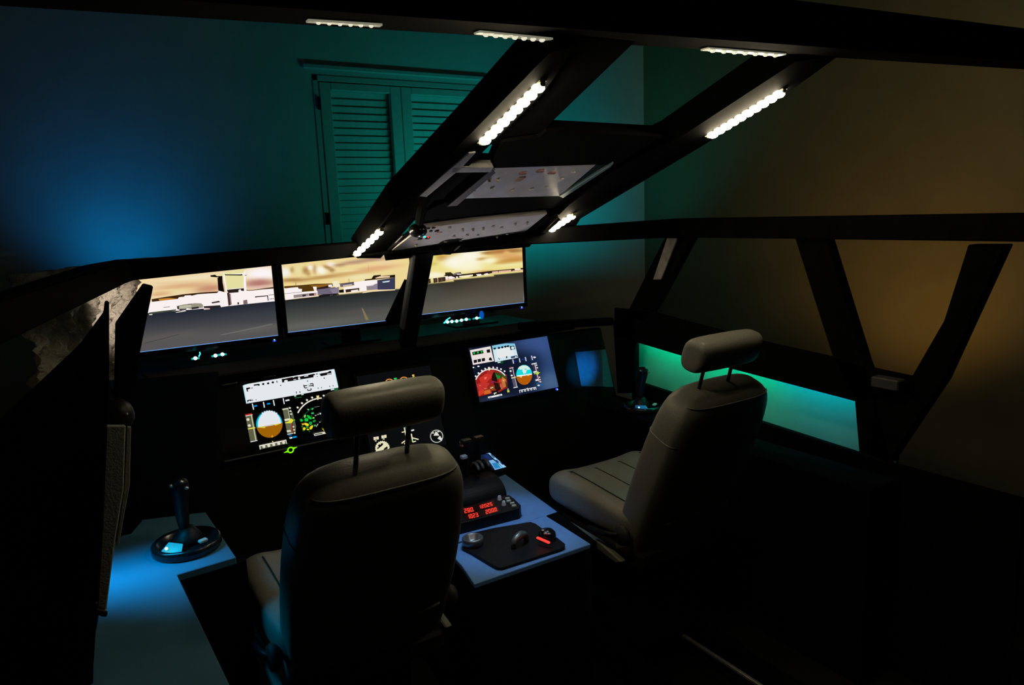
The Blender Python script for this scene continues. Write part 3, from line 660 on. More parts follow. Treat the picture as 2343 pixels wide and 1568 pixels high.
# TV stand shelf with the cyan LED strips lying on it
shelf = thing('monitor_shelf', 'black glossy shelf carrying the row of monitors', 'shelf', (1.28, 3.5, 0))
MB().box((1.28, 3.66, 0.985), (2.3, 0.66, 0.02), 0.003).build('shelf_board', M_BLACKGL, shelf)
for x in (0.25, 1.28, 2.3): MB().box((x, 3.8, 0.487), (0.06, 0.3, 0.975), 0.003).build('leg', M_BLACK, shelf)
G2 = 'cyan led strips under the monitors'
def cyan(nodes, label, wire=None, blue=False):
    Y = 3.52
    p0 = at_y(nodes[0][0], nodes[0][1], Y)
    root = thing('led_string', label, 'light strip', (p0[0], p0[1], p0[2]), G2)
    pts = [Vector(at_y(x, y, Y + .006)) for x, y in ((nodes[0][0] - 9, nodes[0][1] + 2),) + tuple(nodes) + ((nodes[-1][0] + 9, nodes[-1][1]),)]
    MB().tube(pts, 0.0055, 6).build('glowing_sleeve', mat('cyan_sleeve', (0.05, 0.3, 0.3), 0.3, emit=(0.0, 0.55, 0.5) if not blue else (0.0, .3, .8), strength=0.55), root)
    for x, y in nodes: MB().sphere(at_y(x, y, Y - 0.004), 0.0085, 10, 6).build('led', M_CYANW, root, True)
    if wire: MB().tube([at_y(x, y, Y) for x, y in wire], 0.003, 6).build('wire', M_CYAN, root)
cyan([(447, 820)], 'single cyan LED below the left monitor, farthest left', [(455, 816), (458, 810), (457, 806)])
cyan([(493, 814), (509, 811)], 'pair of cyan LEDs below the left monitor')
cyan([(1024, 737), (1034, 736), (1045, 735), (1056, 733), (1067, 731)], 'row of five cyan LEDs below the right monitor', [(1016, 740), (1022, 732), (1030, 727)])
cyan([(1091, 728)], 'short blue-lit LED piece below the right monitor, right of the row of five', [(1088, 729), (1098, 727)])
part_ = MB().sphere(at_y(1102, 721, 3.55), 0.022, 12, 8, (.7, .4, 1.1)).build('blue_lamp', mat('blue_glow', (.05, .1, .6), .4, emit=(0.0, .16, .85), strength=.5))
tag(part_, 'small glowing blue lamp below the right monitor', 'lamp')
cyan([(252, 806)], 'cyan LED glimpsed left of the left window post', [(251, 812), (250, 824), (248, 832)])

# crumpled sheet at the left windscreen
sv, sf = [], []
NX, NZ = 40, 34
pa, pb = (-0.10, 2.75), (0.345, 3.52)
for j in range(NZ + 1):
    for i in range(NX + 1):
        u, v = i / NX, j / NZ
        x = pa[0] + (pb[0] - pa[0] - .17 * (1 - v)) * u; y = pa[1] + (pb[1] - pa[1]) * u
        wv = 0.022 * math.sin(u * 33 + 2.6 * math.sin(v * 6)) + 0.012 * math.sin(u * 71 + v * 13 + 2 * math.sin(v * 17)) + 0.010 * math.sin(v * 37 + u * 19) + 0.007 * rng.normal()
        sv.append((x + wv * 0.86, y - wv * 0.5, 1.03 + 0.49 * v))
for j in range(NZ):
    for i in range(NX):
        a = j * (NX + 1) + i; sf.append((a, a + 1, a + NX + 2, a + NX + 1))
me = bpy.data.meshes.new('crumpled_sheet'); me.from_pydata(sv, [], sf); me.materials.append(M_SHEET)
for p in me.polygons: p.use_smooth = True
so = obj('plastic_sheet', me); md = so.modifiers.new('thick', 'SOLIDIFY'); md.thickness = 0.002
tag(so, 'crumpled pale sheet hanging at the left windscreen, beside the left monitor', 'sheet')

# ---------------------------------------------------------------- instrument panel
DY = 2.70
dash = thing('dashboard', 'black main instrument panel with glareshield below the monitors', 'panel', (1.18, 2.8, 0))
MB().prism([(.30, DY + .035, .30), (2.24, DY + .035, .30), (2.32, DY + .035, .72), (2.225, DY + .035, 1.075), (.30, DY + .035, 1.10)], (0, .03, 0), 0.004).build('panel_board', M_PLASTIC, dash)
MB().prism([(.25, 2.64, 1.098), (2.0, 2.64, 1.105), (2.0, 2.64, 1.128), (.25, 2.64, 1.125)], (0, .05, 0), 0.006).build('glareshield_lip', M_BLACK, dash)
MB().prism([(.25, 2.66, 1.112), (2.24, 2.66, 1.112), (2.24, 3.34, 1.03), (.25, 3.34, 1.03)], (0, 0, .014), 0.003).build('glareshield_top', M_BLACK, dash)
for x in (.42, 2.1): MB().box((x, DY + 0.1, .17), (.08, .08, .34), .004).build('leg', M_BLACK, dash)
MB().prism([at_y(x, y, DY + .028) for x, y in ((1316, 806), (1386, 800), (1404, 886), (1330, 884))], (0, .006, 0), 0.001).build('light_patch_plate', mat('blue_patch_tint', (0.05, 0.12, 0.22), 0.6), dash)  # pool of blue light set in as a blue tinted plate
MB().beam(at_y(505, 882, 2.69), at_y(543, 875, 2.69), .006, .003).build('trim_line', M_STEEL, dash)
MB().beam(at_y(602, 863, 2.69), at_y(630, 859, 2.69), .006, .003).build('trim_line', M_STEEL, dash)

def display(quadpx, label, edge=0.012):
    c = [Vector(at_y(x, y, DY)) for x, y in quadpx]; ctr = sum(c, Vector()) / 4
    root = thing('instrument_display', label, 'display', tuple(ctr), 'displays in the instrument panel')
    big = [ctr + (p - ctr) * (1 + edge / 0.2) for p in c]
    fm = MB()
    for i in range(4):
        j = (i + 1) % 4; fm.prism([c[i], c[j], big[j], big[i]], (0, .03, 0))
    fm.build('bezel', M_PLASTIC, root)
    MB().prism([p + Vector((0, .008, 0)) for p in c], (0, .02, 0)).build('glass', mat('display_glass', (0.004, 0.0045, 0.005), 0.12, spec=.4), root)
    return root
# ---- left display
dl = display([(490, 892), (780, 842), (793, 1000), (512, 1050)], 'left instrument display with white map, blue and brown horizon ball and green radar')
MB().beam(at_y(512, 1057, 2.685), at_y(776, 1002, 2.685), .008, .006).build('lower_rim', mat('rim_grey', (.10, .10, .10), .35), dl)
pr = Vector(at_y(665, 1030, 2.678)); tr_ = []
for k in range(17): tr_.append(pr + Vector((math.cos(2 * PI * k / 16) * .0105, 0, math.sin(2 * PI * k / 16) * .0105)))
MB().tube(tr_, .0026, 6).build('power_ring', M_RING, dl)
mb = MB()
for sx in (-1, 1): mb.prism([pr + Vector((sx * .009, 0, .004 + sx * .003)), pr + Vector((sx * .026, 0, sx * .006)), pr + Vector((sx * .009, 0, -.004 + sx * .003))], (0, .003, 0))
mb.build('power_ring_wing', M_RING, dl)
g = SG(DY + .006, 540, 830, 0.1067)
A, B, C = g.poly, g.line, g.disc
LW = (226, 232, 236)
A([(150, 495), (490, 385), (1000, 308), (2100, 135), (2195, 535), (1600, 640), (900, 765), (225, 880)], LW)
B([(150, 495), (225, 880)], 14, (150, 226, 230)); B([(2105, 140), (2190, 520)], 12, (150, 226, 230)); B([(160, 490), (490, 385), (2100, 135)], 10, (180, 236, 240))
A([(980, 350), (1040, 345), (1130, 325), (1210, 312), (1230, 325), (1260, 305), (1320, 295), (1340, 305), (1680, 238), (1700, 262), (1660, 280), (1665, 315), (1110, 408), (1105, 375), (1060, 372), (1030, 390), (1040, 420), (990, 428)], K)
A([(1770, 242), (1980, 205), (1985, 185), (2040, 175), (2050, 250), (1815, 292), (1800, 250)], K)
A([(1950, 240), (2045, 226), (2045, 238), (1955, 258)], LW); A([(1230, 365), (1290, 350), (1292, 362), (1235, 374)], LW); C(1355, 338, 24, 24, LW); A([(1460, 290), (1550, 272), (1550, 290), (1465, 306)], LW)
A([(1710, 245), (1750, 225), (1745, 262), (1725, 255)], K); B([(1730, 302), (1756, 296)], 12, K)
A([(215, 545), (300, 530), (310, 555), (255, 575), (250, 610), (280, 612), (235, 625)], K); B([(325, 548), (360, 540)], 14, K); B([(380, 485), (500, 468)], 28, K); A([(470, 455), (515, 470), (500, 498), (470, 495)], K)
for x, y in ((585, 455), (690, 440), (790, 420)):
    A([(x - 32, y + 2), (x, y - 22), (x + 30, y), (x + 12, y + 26), (x - 16, y + 26)], K)
B([(870, 390), (885, 430)], 18, K); C(958, 490, 14, 10, K); C(1534, 396, 12, 12, K); C(1893, 334, 14, 12, K)
for pts in ([(1450, 475), (1470, 545), (1530, 540)], [(1465, 500), (1525, 490)], [(1580, 460), (1650, 450), (1655, 515)], [(1570, 500), (1655, 490)], [(1530, 570), (1540, 600), (1612, 590), (1605, 550)]): B(pts, 20, K)
A([(1535, 460), (1560, 456), (1575, 550), (1555, 560)], (190, 214, 204))
for x, y in ((1292, 640), (1368, 632)): B([(x, y - 22), (x + 4, y + 24)], 16, K)
for x, y in ((1760, 548), (1832, 538), (2008, 510), (2080, 498)): B([(x - 2, y - 14), (x + 4, y + 14)], 14, K)
A([(240, 805), (330, 790), (340, 820), (310, 825), (300, 815), (265, 825), (262, 850), (245, 850)], K); B([(352, 790), (360, 825)], 14, K); A([(418, 790), (445, 790), (432, 815)], K)
B([(350, 880), (378, 1010)], 22, LW); B([(588, 845), (610, 965)], 22, LW); B([(802, 805), (824, 925)], 22, LW); B([(1012, 765), (1036, 890)], 20, LW)
B([(388, 940), (452, 922)], 34, (0, 130, 214)); B([(664, 890), (732, 878)], 28, (0, 150, 230)); B([(1062, 818), (1146, 800)], 30, LW)
B([(1250, 718), (1290, 712)], 26, (176, 230, 200)); B([(1260, 760), (1410, 738)], 10, (50, 120, 76)); B([(1400, 690), (1450, 682)], 20, (190, 230, 210)); A([(2105, 555), (2195, 540), (2190, 590), (2110, 610)], (20, 96, 50)); B([(2035, 585), (2105, 570)], 24, LW)
g.arc(1870, 1290, 590, 530, math.radians(203), math.radians(267), 24, (240, 236, 220), 16)
for x, y in ((1322, 965), (1415, 872), (1522, 806), (1632, 752), (1882, 712)):
    A([(x - 26, y), (x - 4, y - 26), (x + 26, y - 6), (x + 6, y + 26)], (236, 230, 210))
A([(1725, 712), (1780, 704), (1782, 770), (1755, 805), (1732, 770)], (232, 216, 150))
g.oy = 930
# speed tape
A([(200, 205), (350, 180), (460, 735), (310, 770)], (92, 94, 70)); A([(190, 178), (340, 150), (345, 176), (200, 210)], (196, 40, 24)); B([(205, 210), (355, 180)], 14, LW); B([(310, 765), (460, 732)], 16, LW); B([(330, 195), (425, 725)], 20, (206, 206, 170))
C(258, 284, 34, 28, (226, 222, 196)); C(285, 414, 34, 28, (226, 222, 196)); B([(256, 486), (412, 458)], 26, (228, 220, 70))
# attitude ball
N = 40; ball = [(715 + 282 * math.cos(a) * (1 if True else 1), 385 + 288 * math.sin(a)) for a in np.linspace(0, 2 * PI, N, endpoint=False)]
def half(sign, off=0.0):
    out = []
    for x, y in ball:
        yl = 445 - (x - 470) * 0.18 + off
        out.append((x, min(y, yl) if sign < 0 else max(y, yl)))
    return out
A(half(-1), (0, 190, 220)); A(half(1), (160, 98, 6))
inner = [(x * .9 + 71 + (10 if x < 715 else 0), y * .985 + 4) for x, y in half(-1)]
A(inner, (226, 230, 236))
for k in range(7):
    a = math.radians(238 + k * 11); C(715 + 276 * math.cos(a), 385 + 284 * math.sin(a), 18, 16, (226, 230, 236), seg=6)
A([(470, 445), (630, 432), (620, 470), (480, 458)], (214, 196, 50)); A([(800, 395), (965, 350), (960, 372), (850, 415)], (214, 196, 50)); B([(470, 446), (965, 358)], 16, (226, 228, 214))
B([(620, 425), (800, 395)], 26, (206, 200, 196)); A([(745, 650), (785, 615), (800, 662), (770, 672)], (206, 160, 30))
# altitude tape
A([(1000, 60), (1115, 40), (1215, 580), (1105, 605)], (98, 100, 76)); A([(1160, 60), (1215, 130), (1290, 430), (1280, 560), (1240, 580)], (84, 92, 74)); A([(1112, 50), (1140, 48), (1190, 290), (1160, 300)], (10, 12, 12))
for x, y in ((1155, 36), (1168, 104), (1182, 168)): C(x, y, 24, 18, (216, 214, 190))
for x, y in ((1232, 440), (1246, 505), (1258, 572)): C(x, y, 20, 18, (216, 214, 190))
B([(995, 68), (1120, 46)], 26, (216, 214, 190)); B([(1100, 605), (1225, 580)], 12, LW); B([(1042, 298), (1150, 278)], 42, (226, 222, 196)); A([(1085, 520), (1165, 505), (1180, 545), (1095, 555)], (222, 218, 196))
B([(1115, 60), (1220, 580)], 14, (206, 204, 170)); A([(1172, 360), (1200, 360), (1228, 570), (1204, 575)], (150, 54, 30)); A([(1050, 350), (1120, 330), (1180, 258), (1235, 300), (1190, 360), (1060, 366)], (226, 220, 50)); B([(1230, 298), (1266, 292)], 20, (90, 190, 70))
B([(1125, 622), (1190, 612)], 24, (0, 110, 190)); B([(1222, 668), (1300, 652)], 34, (0, 150, 230)); B([(1150, 684), (1208, 672)], 32, LW)
# heading box
A([(500, 840), (1075, 718), (1090, 800), (515, 925)], (96, 96, 80)); B([(505, 850), (1078, 728)], 26, (226, 222, 206)); B([(505, 840), (522, 925)], 20, (226, 222, 206)); B([(1072, 730), (1086, 805)], 14, (226, 222, 206))
for i in range(5): C(598 + i * 106, 868 - i * 22, 32, 30, (222, 218, 200))
A([(770, 770), (788, 740), (802, 765)], (232, 216, 120))
# radar
GR, YE, LG = (16, 190, 60), (236, 214, 30), (150, 216, 90)
for x, y, w_, h_, a, c_ in ((1405, 300, 40, 34, .3, GR), (1505, 290, 52, 46, .6, GR), (1575, 240, 70, 30, .8, GR), (1640, 150, 38, 20, -.3, (60, 190, 110)), (1480, 210, 20, 42, .3, LG), (1640, 55, 30, 20, -.5, (60, 190, 90)), (1548, 70, 18, 16, 0, (110, 200, 130)), (1660, 250, 28, 18, -.4, LG), (1680, 315, 40, 26, -.6, (14, 140, 50)), (1600, 365, 34, 40, .2, (20, 160, 60)), (1520, 390, 58, 32, .4, YE), (1435, 385, 32, 24, .2, (226, 170, 40)), (1615, 455, 34, 58, .5, YE), (1460, 480, 30, 34, .4, YE), (1540, 500, 30, 18, 0, YE), (1525, 450, 30, 30, 0, (20, 150, 50)), (1690, 415, 30, 20, -.3, (60, 170, 90)), (1445, 520, 26, 16, 0, (14, 110, 40)), (1620, 205, 18, 16, 0, (14, 120, 44)), (1420, 430, 24, 20, 0, (20, 120, 40)), (1575, 535, 20, 12, 0, (20, 110, 40))):
    pts = []
    for k in range(7):
        aa = 2 * PI * k / 7; rr = .75 + .4 * random.random(); x_, y_ = math.cos(aa) * w_ * rr, math.sin(aa) * h_ * rr
        pts.append((x + x_ * math.cos(a) - y_ * math.sin(a), y + x_ * math.sin(a) + y_ * math.cos(a)))
    A(pts, c_)
B([(1420, 250), (1500, 150), (1600, 60), (1690, 18)], 6, (30, 110, 80)); B([(1690, 18), (1790, 0)], 8, (120, 130, 124))
for p0, p1 in (((1690, 205), (1725, 190)), ((1745, 180), (1780, 168)), ((1720, 440), (1760, 375)), ((1785, 345), (1810, 336)), ((1830, 330), (1870, 318))): B([p0, p1], 14, (190, 196, 186))
C(1815, 158, 22, 16, LW); C(1905, 320, 16, 12, LW); A([(1845, 490), (1885, 465), (1905, 500), (1885, 530), (1870, 500)], YE); B([(1895, 475), (1950, 455)], 18, (30, 120, 50))
B([(1680, 595), (2020, 525)], 16, (216, 214, 196)); B([(1690, 628), (2035, 556)], 16, (216, 214, 196)); B([(1678, 592), (1688, 632)], 18, (216, 214, 196)); C(1885, 572, 34, 16, (224, 216, 170))
g.build('screen', M_SCREEN, dl)

# ---- right display
dr = display([(1072, 797), (1253, 769), (1280, 888), (1098, 922)], 'right instrument display with blue-grey background, red terrain map and horizon ball')
p = at_y(1274, 891, 2.675)
MB().sphere(p, .006, 10, 6).build('power_light', M_BLUELED, dr, True); MB().sphere((p[0], p[1] - .005, p[2]), .003, 8, 5).build('power_light_core', M_BLUECORE, dr)
g = SG(DY + .006, 1060, 760, 0.10844)
A, B, C = g.poly, g.line, g.disc
def baseR(x, y):
    k = np.clip((x - 900) / 900.0, 0, 1); return np.array((14, 20, 38)) * (1 - k) + np.array((44, 68, 112)) * k
g.field([(105, 340), (1775, 85), (2010, 1160), (345, 1500)], 40, 30, blobs(baseR, [(1500, 250, 500, 260, 0, (58, 82, 138), .9), (1850, 1050, 300, 220, 0, (74, 100, 136), .8), (1250, 880, 330, 480, 0, (10, 16, 34), .8), (700, 1420, 500, 90, -.1, (40, 52, 78), .8), (130, 420, 60, 150, 0, (44, 48, 62), .8), (1500, 700, 160, 300, 0, (20, 36, 70), .5)]))
PK = (232, 222, 220)
A([(140, 385), (575, 300), (650, 615), (205, 695)], PK); A([(185, 425), (415, 380), (430, 450), (200, 492)], (12, 14, 14)); 
for x, y in ((226, 455), (308, 438), (388, 424)): A([(x - 26, y - 20), (x + 26, y - 28), (x + 4, y + 28)], (20, 190, 60))
A([(490, 375), (562, 362), (570, 430), (500, 440)], (16, 14, 14))
for x, y in ((254, 620), (338, 602), (424, 585)): A([(x - 38, y - 26), (x + 32, y - 40), (x + 38, y + 24), (x - 30, y + 38)], (16, 18, 24))
A([(535, 570), (570, 528), (600, 560), (612, 606), (580, 600), (550, 600)], (14, 14, 14))
BW = (206, 228, 236)
A([(605, 292), (760, 262), (900, 240), (1085, 242), (1160, 540), (670, 635)], BW); A([(605, 292), (900, 240), (1085, 242), (1092, 290), (620, 370)], (130, 196, 226)); A([(700, 370), (1000, 300), (1080, 480), (720, 560)], (228, 232, 232))
for x, y in ((665, 345), (755, 332), (825, 318), (890, 305), (945, 296)): A([(x - 34, y), (x, y - 20), (x + 30, y - 4), (x + 6, y + 28), (x - 20, y + 20)], K)
A([(975, 300), (1075, 288), (1095, 360), (1000, 382)], (24, 34, 44)); C(1042, 335, 34, 30, BW); A([(1000, 520), (1130, 490), (1150, 530), (1010, 555)], (40, 56, 90)); C(1110, 525, 18, 16, BW); B([(745, 545), (765, 585)], 16, (90, 90, 80)); C(916, 532, 18, 22, (60, 64, 60))
A([(780, 620), (835, 612), (840, 660), (790, 668)], (10, 80, 46)); B([(725, 646), (785, 634)], 24, (200, 226, 216)); C(215, 748, 18, 14, LW); C(320, 724, 24, 16, LW); B([(240, 745), (270, 775)], 20, (20, 60, 60))
# terrain
fan = [(255, 1015)] + [(600 - 350 * math.cos(a), 1140 - 355 * math.sin(a)) for a in np.linspace(.42, 2.25, 14)] + [(915, 900), (940, 1170), (760, 1270), (560, 1310), (320, 1365)]
A(fan, (150, 30, 26))
def shard(lst):
    for pts, c_ in lst: A(pts, c_)
shard([([(330, 980), (480, 880), (640, 850), (600, 960), (500, 1060), (380, 1100)], (200, 50, 40)), ([(480, 840), (640, 800), (640, 900), (530, 890)], (176, 44, 40)), ([(280, 1100), (450, 1060), (560, 1080), (480, 1200), (330, 1240)], (190, 50, 46)), ([(320, 1250), (430, 1200), (440, 1290), (330, 1355)], (206, 60, 36)), ([(440, 960), (500, 940), (480, 1000), (450, 1000)], (232, 110, 100)), ([(640, 840), (700, 880), (720, 1060), (600, 1020), (600, 930)], (34, 14, 10)), ([(660, 840), (900, 900), (920, 1000), (760, 960), (700, 930)], (60, 62, 26)), ([(670, 850), (700, 900), (780, 930), (770, 990), (720, 990), (690, 930)], (30, 130, 44)), ([(800, 860), (880, 900), (900, 960), (830, 950)], (60, 84, 30)), ([(760, 1000), (800, 980), (790, 1070), (750, 1060)], (206, 60, 36)), ([(820, 940), (900, 1000), (920, 1140), (850, 1180), (800, 1040)], (190, 116, 54)), ([(780, 1080), (850, 1100), (840, 1200), (760, 1220)], (190, 90, 66)), ([(640, 1060), (740, 1080), (800, 1200), (720, 1260), (660, 1180)], (40, 16, 14)), ([(560, 1150), (660, 1130), (660, 1210), (580, 1230)], (130, 80, 30)), ([(440, 1240), (560, 1210), (590, 1290), (440, 1320)], (206, 104, 36)), ([(590, 1060), (650, 1036), (650, 1050), (600, 1074)], (130, 30, 170)), ([(570, 1290), (610, 1260), (614, 1274), (580, 1300)], (130, 30, 170)), ([(640, 800), (740, 790), (700, 812)], (110, 24, 110)), ([(830, 1000), (870, 1010), (860, 1050), (840, 1040)], (236, 170, 110)), ([(560, 1180), (630, 1160), (632, 1176), (580, 1192)], (240, 220, 190)), ([(880, 1020), (930, 1100), (945, 1180), (900, 1140)], (70, 44, 20)), ([(340, 1130), (360, 1120), (362, 1140)], (240, 150, 140)), ([(440, 1195), (520, 1190), (450, 1212)], (240, 150, 120))])
A([(600, 1250), (700, 1230), (740, 1275), (600, 1300)], (14, 16, 22))
g.arc(600, 1140, 360, 360, math.radians(202), math.radians(322), 22, (240, 236, 236), 22)
for x, y in ((264, 936), (322, 870), (392, 816), (464, 776), (545, 756), (632, 750), (714, 760), (796, 785), (872, 828)): A([(x - 22, y), (x - 4, y - 24), (x + 22, y - 4), (x + 4, y + 24)], (236, 232, 236))
A([(520, 745), (572, 745), (566, 800), (545, 820), (528, 800)], (240, 222, 200))
B([(525, 1384), (820, 1322)], 34, (240, 240, 240)); B([(545, 1384), (600, 1372)], 10, (20, 20, 30)); B([(750, 1340), (800, 1330)], 10, (20, 20, 30)); A([(640, 1290), (700, 1272), (706, 1286), (676, 1300), (664, 1322), (650, 1318)], (238, 230, 180)); A([(925, 1225), (970, 1225), (976, 1270), (935, 1276)], (200, 214, 80)); B([(930, 1205), (960, 1205)], 18, (190, 206, 200))
# speed tape
A([(970, 770), (1040, 750), (1140, 1160), (1070, 1180)], (86, 82, 100)); A([(980, 780), (1045, 765), (1090, 940), (1020, 960)], (46, 30, 50)); A([(960, 740), (1050, 730), (1055, 748), (970, 765)], (110, 30, 50)); B([(975, 768), (1058, 752)], 14, LW); B([(1045, 770), (1080, 940)], 14, (200, 190, 206)); C(1000, 824, 22, 18, LW); C(1022, 918, 22, 18, LW); B([(1014, 972), (1112, 950)], 22, (224, 214, 160)); B([(1060, 1178), (1150, 1160)], 16, LW); B([(1090, 970), (1135, 1165)], 12, (200, 196, 206))
bl = [(1285 + 168 * math.cos(a), 905 + 210 * math.sin(a)) for a in np.linspace(0, 2 * PI, 40, endpoint=False)]
def half2(sign, k=1.0):
    out = []
    for x, y in bl:
        yl = 935 - (x - 1115) * 0.14; out.append((x, min(y, yl) if sign < 0 else max(y, yl)))
    return out
A(half2(-1), (24, 214, 220)); A(half2(1), (178, 90, 4))
A([(1150, 780), (1180, 735), (1240, 705), (1330, 705), (1390, 745), (1415, 790), (1340, 800), (1320, 870), (1270, 880), (1240, 800)], (210, 236, 228))
B([(1135, 932), (1445, 888)], 26, (236, 240, 230)); A([(1180, 945), (1240, 930), (1235, 965), (1210, 960)], (236, 200, 130)); A([(1340, 905), (1400, 895), (1390, 918), (1360, 930)], (236, 200, 130)); B([(1190, 802), (1250, 800)], 16, (90, 190, 200)); B([(1290, 790), (1340, 778)], 16, (90, 190, 200)); A([(1330, 1085), (1352, 1065), (1362, 1100)], (214, 120, 20))
A([(1440, 670), (1555, 645), (1650, 1060), (1580, 1075)], (60, 48, 70)); B([(1440, 680), (1550, 655)], 22, LW); B([(1510, 680), (1545, 830)], 14, LW)
for x, y in ((1545, 700), (1560, 755)): C(x, y, 16, 14, LW)
B([(1480, 850), (1550, 835)], 34, LW); A([(1490, 875), (1540, 870), (1570, 820), (1590, 850), (1620, 850), (1590, 885), (1560, 905), (1530, 885), (1500, 892)], (180, 222, 70)); B([(1560, 900), (1605, 1060)], 16, (226, 200, 210)); B([(1580, 930), (1612, 1050)], 12, (180, 50, 70)); B([(1525, 1020), (1585, 1005)], 34, LW)
for x, y in ((1608, 955), (1620, 1005), (1632, 1050)): C(x, y, 14, 14, LW)
B([(1545, 1084), (1585, 1078)], 22, (20, 90, 170)); B([(1615, 1118), (1662, 1108)], 22, (0, 110, 200)); C(1590, 1126, 26, 16, LW)
for a_, b_ in (((1045, 580), (1062, 668)), ((1182, 555), (1200, 642)), ((1308, 528), (1328, 614)), ((1440, 500), (1462, 592))): B([a_, b_], 22, (200, 200, 232))
C(1092, 616, 16, 14, (20, 40, 190)); C(1256, 580, 18, 14, (20, 50, 200)); C(1503, 534, 28, 18, LW)
A([(1180, 1225), (1530, 1158), (1542, 1215), (1192, 1285)], (40, 44, 60)); B([(1182, 1232), (1532, 1165)], 14, LW); B([(1182, 1230), (1196, 1288)], 12, LW); B([(1530, 1162), (1542, 1216)], 10, LW)
for i in range(5): C(1240 + i * 65, 1252 - i * 13, 20, 20, LW); C(1240 + i * 65, 1252 - i * 13, 9, 9, (40, 44, 60))
A([(1340, 1195), (1352, 1172), (1364, 1192)], (236, 220, 160))
g.build('screen', M_SCREEN, dr)

# ---- centre display
dc = display([(815, 862), (985, 836), (1024, 1018), (850, 1046)], 'centre instrument display partly hidden by the left headrest, amber arcs and white gauges')
g = SG(DY + .006, 800, 830, 0.14667)
A, B, C = g.poly, g.line, g.disc
g.field([(105, 215), (1262, 40), (1525, 1280), (345, 1470)], 6, 6, lambda x, y: (10, 11, 12))
AM, CRM = (230, 150, 70), (226, 222, 186)
g.arc(622, 310, 60, 52, math.radians(180), math.radians(365), 14, AM); g.arc(850, 285, 66, 58, math.radians(180), math.radians(365), 14, AM)
B([(690, 256), (735, 248)], 26, (40, 200, 90)); A([(972, 190), (1005, 184), (1010, 206), (978, 210)], (246, 200, 90)); A([(980, 218), (1012, 212), (1014, 234), (984, 236)], (246, 200, 90)); C(1312, 628, 14, 18, (230, 230, 230)); 
for i, (x, y) in enumerate(((392, 1185), (435, 1178), (515, 1160), (556, 1152))): A([(x - 20, y - 22), (x + 18, y - 26), (x + 20, y + 20), (x - 16, y + 26)], CRM)
B([(395, 1224), (422, 1220)], 14, CRM); B([(518, 1196), (545, 1192)], 14, CRM)
ring = []
for k in range(44):
    a = 2 * PI * k / 44; r_ = 118 if k % 2 else 104; ring.append((512 + r_ * math.cos(a), 1335 + r_ * math.sin(a)))
A(ring, CRM)
for a0, a1 in ((165, 300), (-25, 130)): C(512 + (-6 if a0 > 100 else 6), 1335, 76, 76, (12, 13, 14), math.radians(a0), math.radians(a1), 12)
for k in range(8):
    a = 2 * PI * k / 8 + .3; C(512 + 76 * math.cos(a), 1335 + 76 * math.sin(a), 13, 13, CRM, seg=6)
B([(440, 1410), (510, 1335), (545, 1280)], 44, CRM); C(500, 1345, 34, 34, CRM)
B([(852, 1012), (895, 1220)], 18, CRM); B([(812, 1088), (860, 1080)], 16, CRM); B([(810, 1260), (895, 1200)], 18, CRM); B([(850, 1266), (900, 1254)], 20, CRM); B([(962, 1110), (985, 1240)], 18, CRM); B([(980, 1175), (1075, 1200)], 18, CRM); B([(985, 1240), (1035, 1225)], 16, CRM); B([(962, 1062), (1005, 1050)], 22, (230, 230, 230)); C(890, 1020, 20, 20, (20, 170, 80)); B([(878, 1062), (884, 1090)], 16, (20, 150, 60)); B([(968, 1200), (974, 1226)], 12, (20, 150, 60))
g.arc(1358, 1150, 96, 96, 0, 2 * PI, 13, (190, 190, 180), 26)
A([(1310, 1140), (1345, 1070), (1390, 1120), (1395, 1140)], (220, 220, 210)); B([(1290, 1102), (1315, 1096)], 16, LW); B([(1366, 1082), (1400, 1074)], 16, LW); A([(1370, 1185), (1410, 1140), (1442, 1190), (1440, 1225)], (220, 220, 210))
g.build('screen', M_SCREEN, dc)

# ---------------------------------------------------------------- centre pedestal
ped = thing('centre_pedestal', 'blue-grey centre pedestal console between the two seats', 'console', (1.18, 2.1, 0))
PZ = .55
pz = lambda x, y, z=PZ: at_z(x, y, z)
fr_ = [pz(1250, 1180), pz(1276, 1171), pz(1146, 1078), (1.02, 2.56, PZ), (0.945, 2.07, PZ)]
rr_ = [pz(1085, 1337), pz(1352, 1245), pz(1250, 1180), (0.985, 2.055, PZ), pz(1057, 1295)]
MB().prism(fr_, (0, 0, -.018), .002).build('front_plate', M_PED, ped)
MB().prism(rr_, (0, 0, -.016), .002).build('rear_plate', M_PED, ped)
def inset(pts, k, dz):
    c = sum((Vector(p) for p in pts), Vector()) / len(pts); return [c + (Vector(p) - c) * k + Vector((0, 0, dz)) for p in pts]
MB().prism(inset(rr_, .95, -.016), (0, 0, -.53), .004).build('rear_body', M_BLACK, ped)
MB().prism(inset(fr_, .96, -.018), (0, 0, -.53), .004).build('front_body', M_BLACK, ped)
MB().prism([pz(1276, 1171), pz(1146, 1078), pz(1156, 1075), pz(1290, 1174)], (0, 0, -.03), .001).build('edge_strip', M_BLACK, ped)
MB().prism([pz(1250, 1180, .553), pz(1352, 1243, .553), pz(1366, 1240, .553), pz(1276, 1171, .553)], (0, 0, -.03), .001).build('edge_strip', M_BLACK, ped)

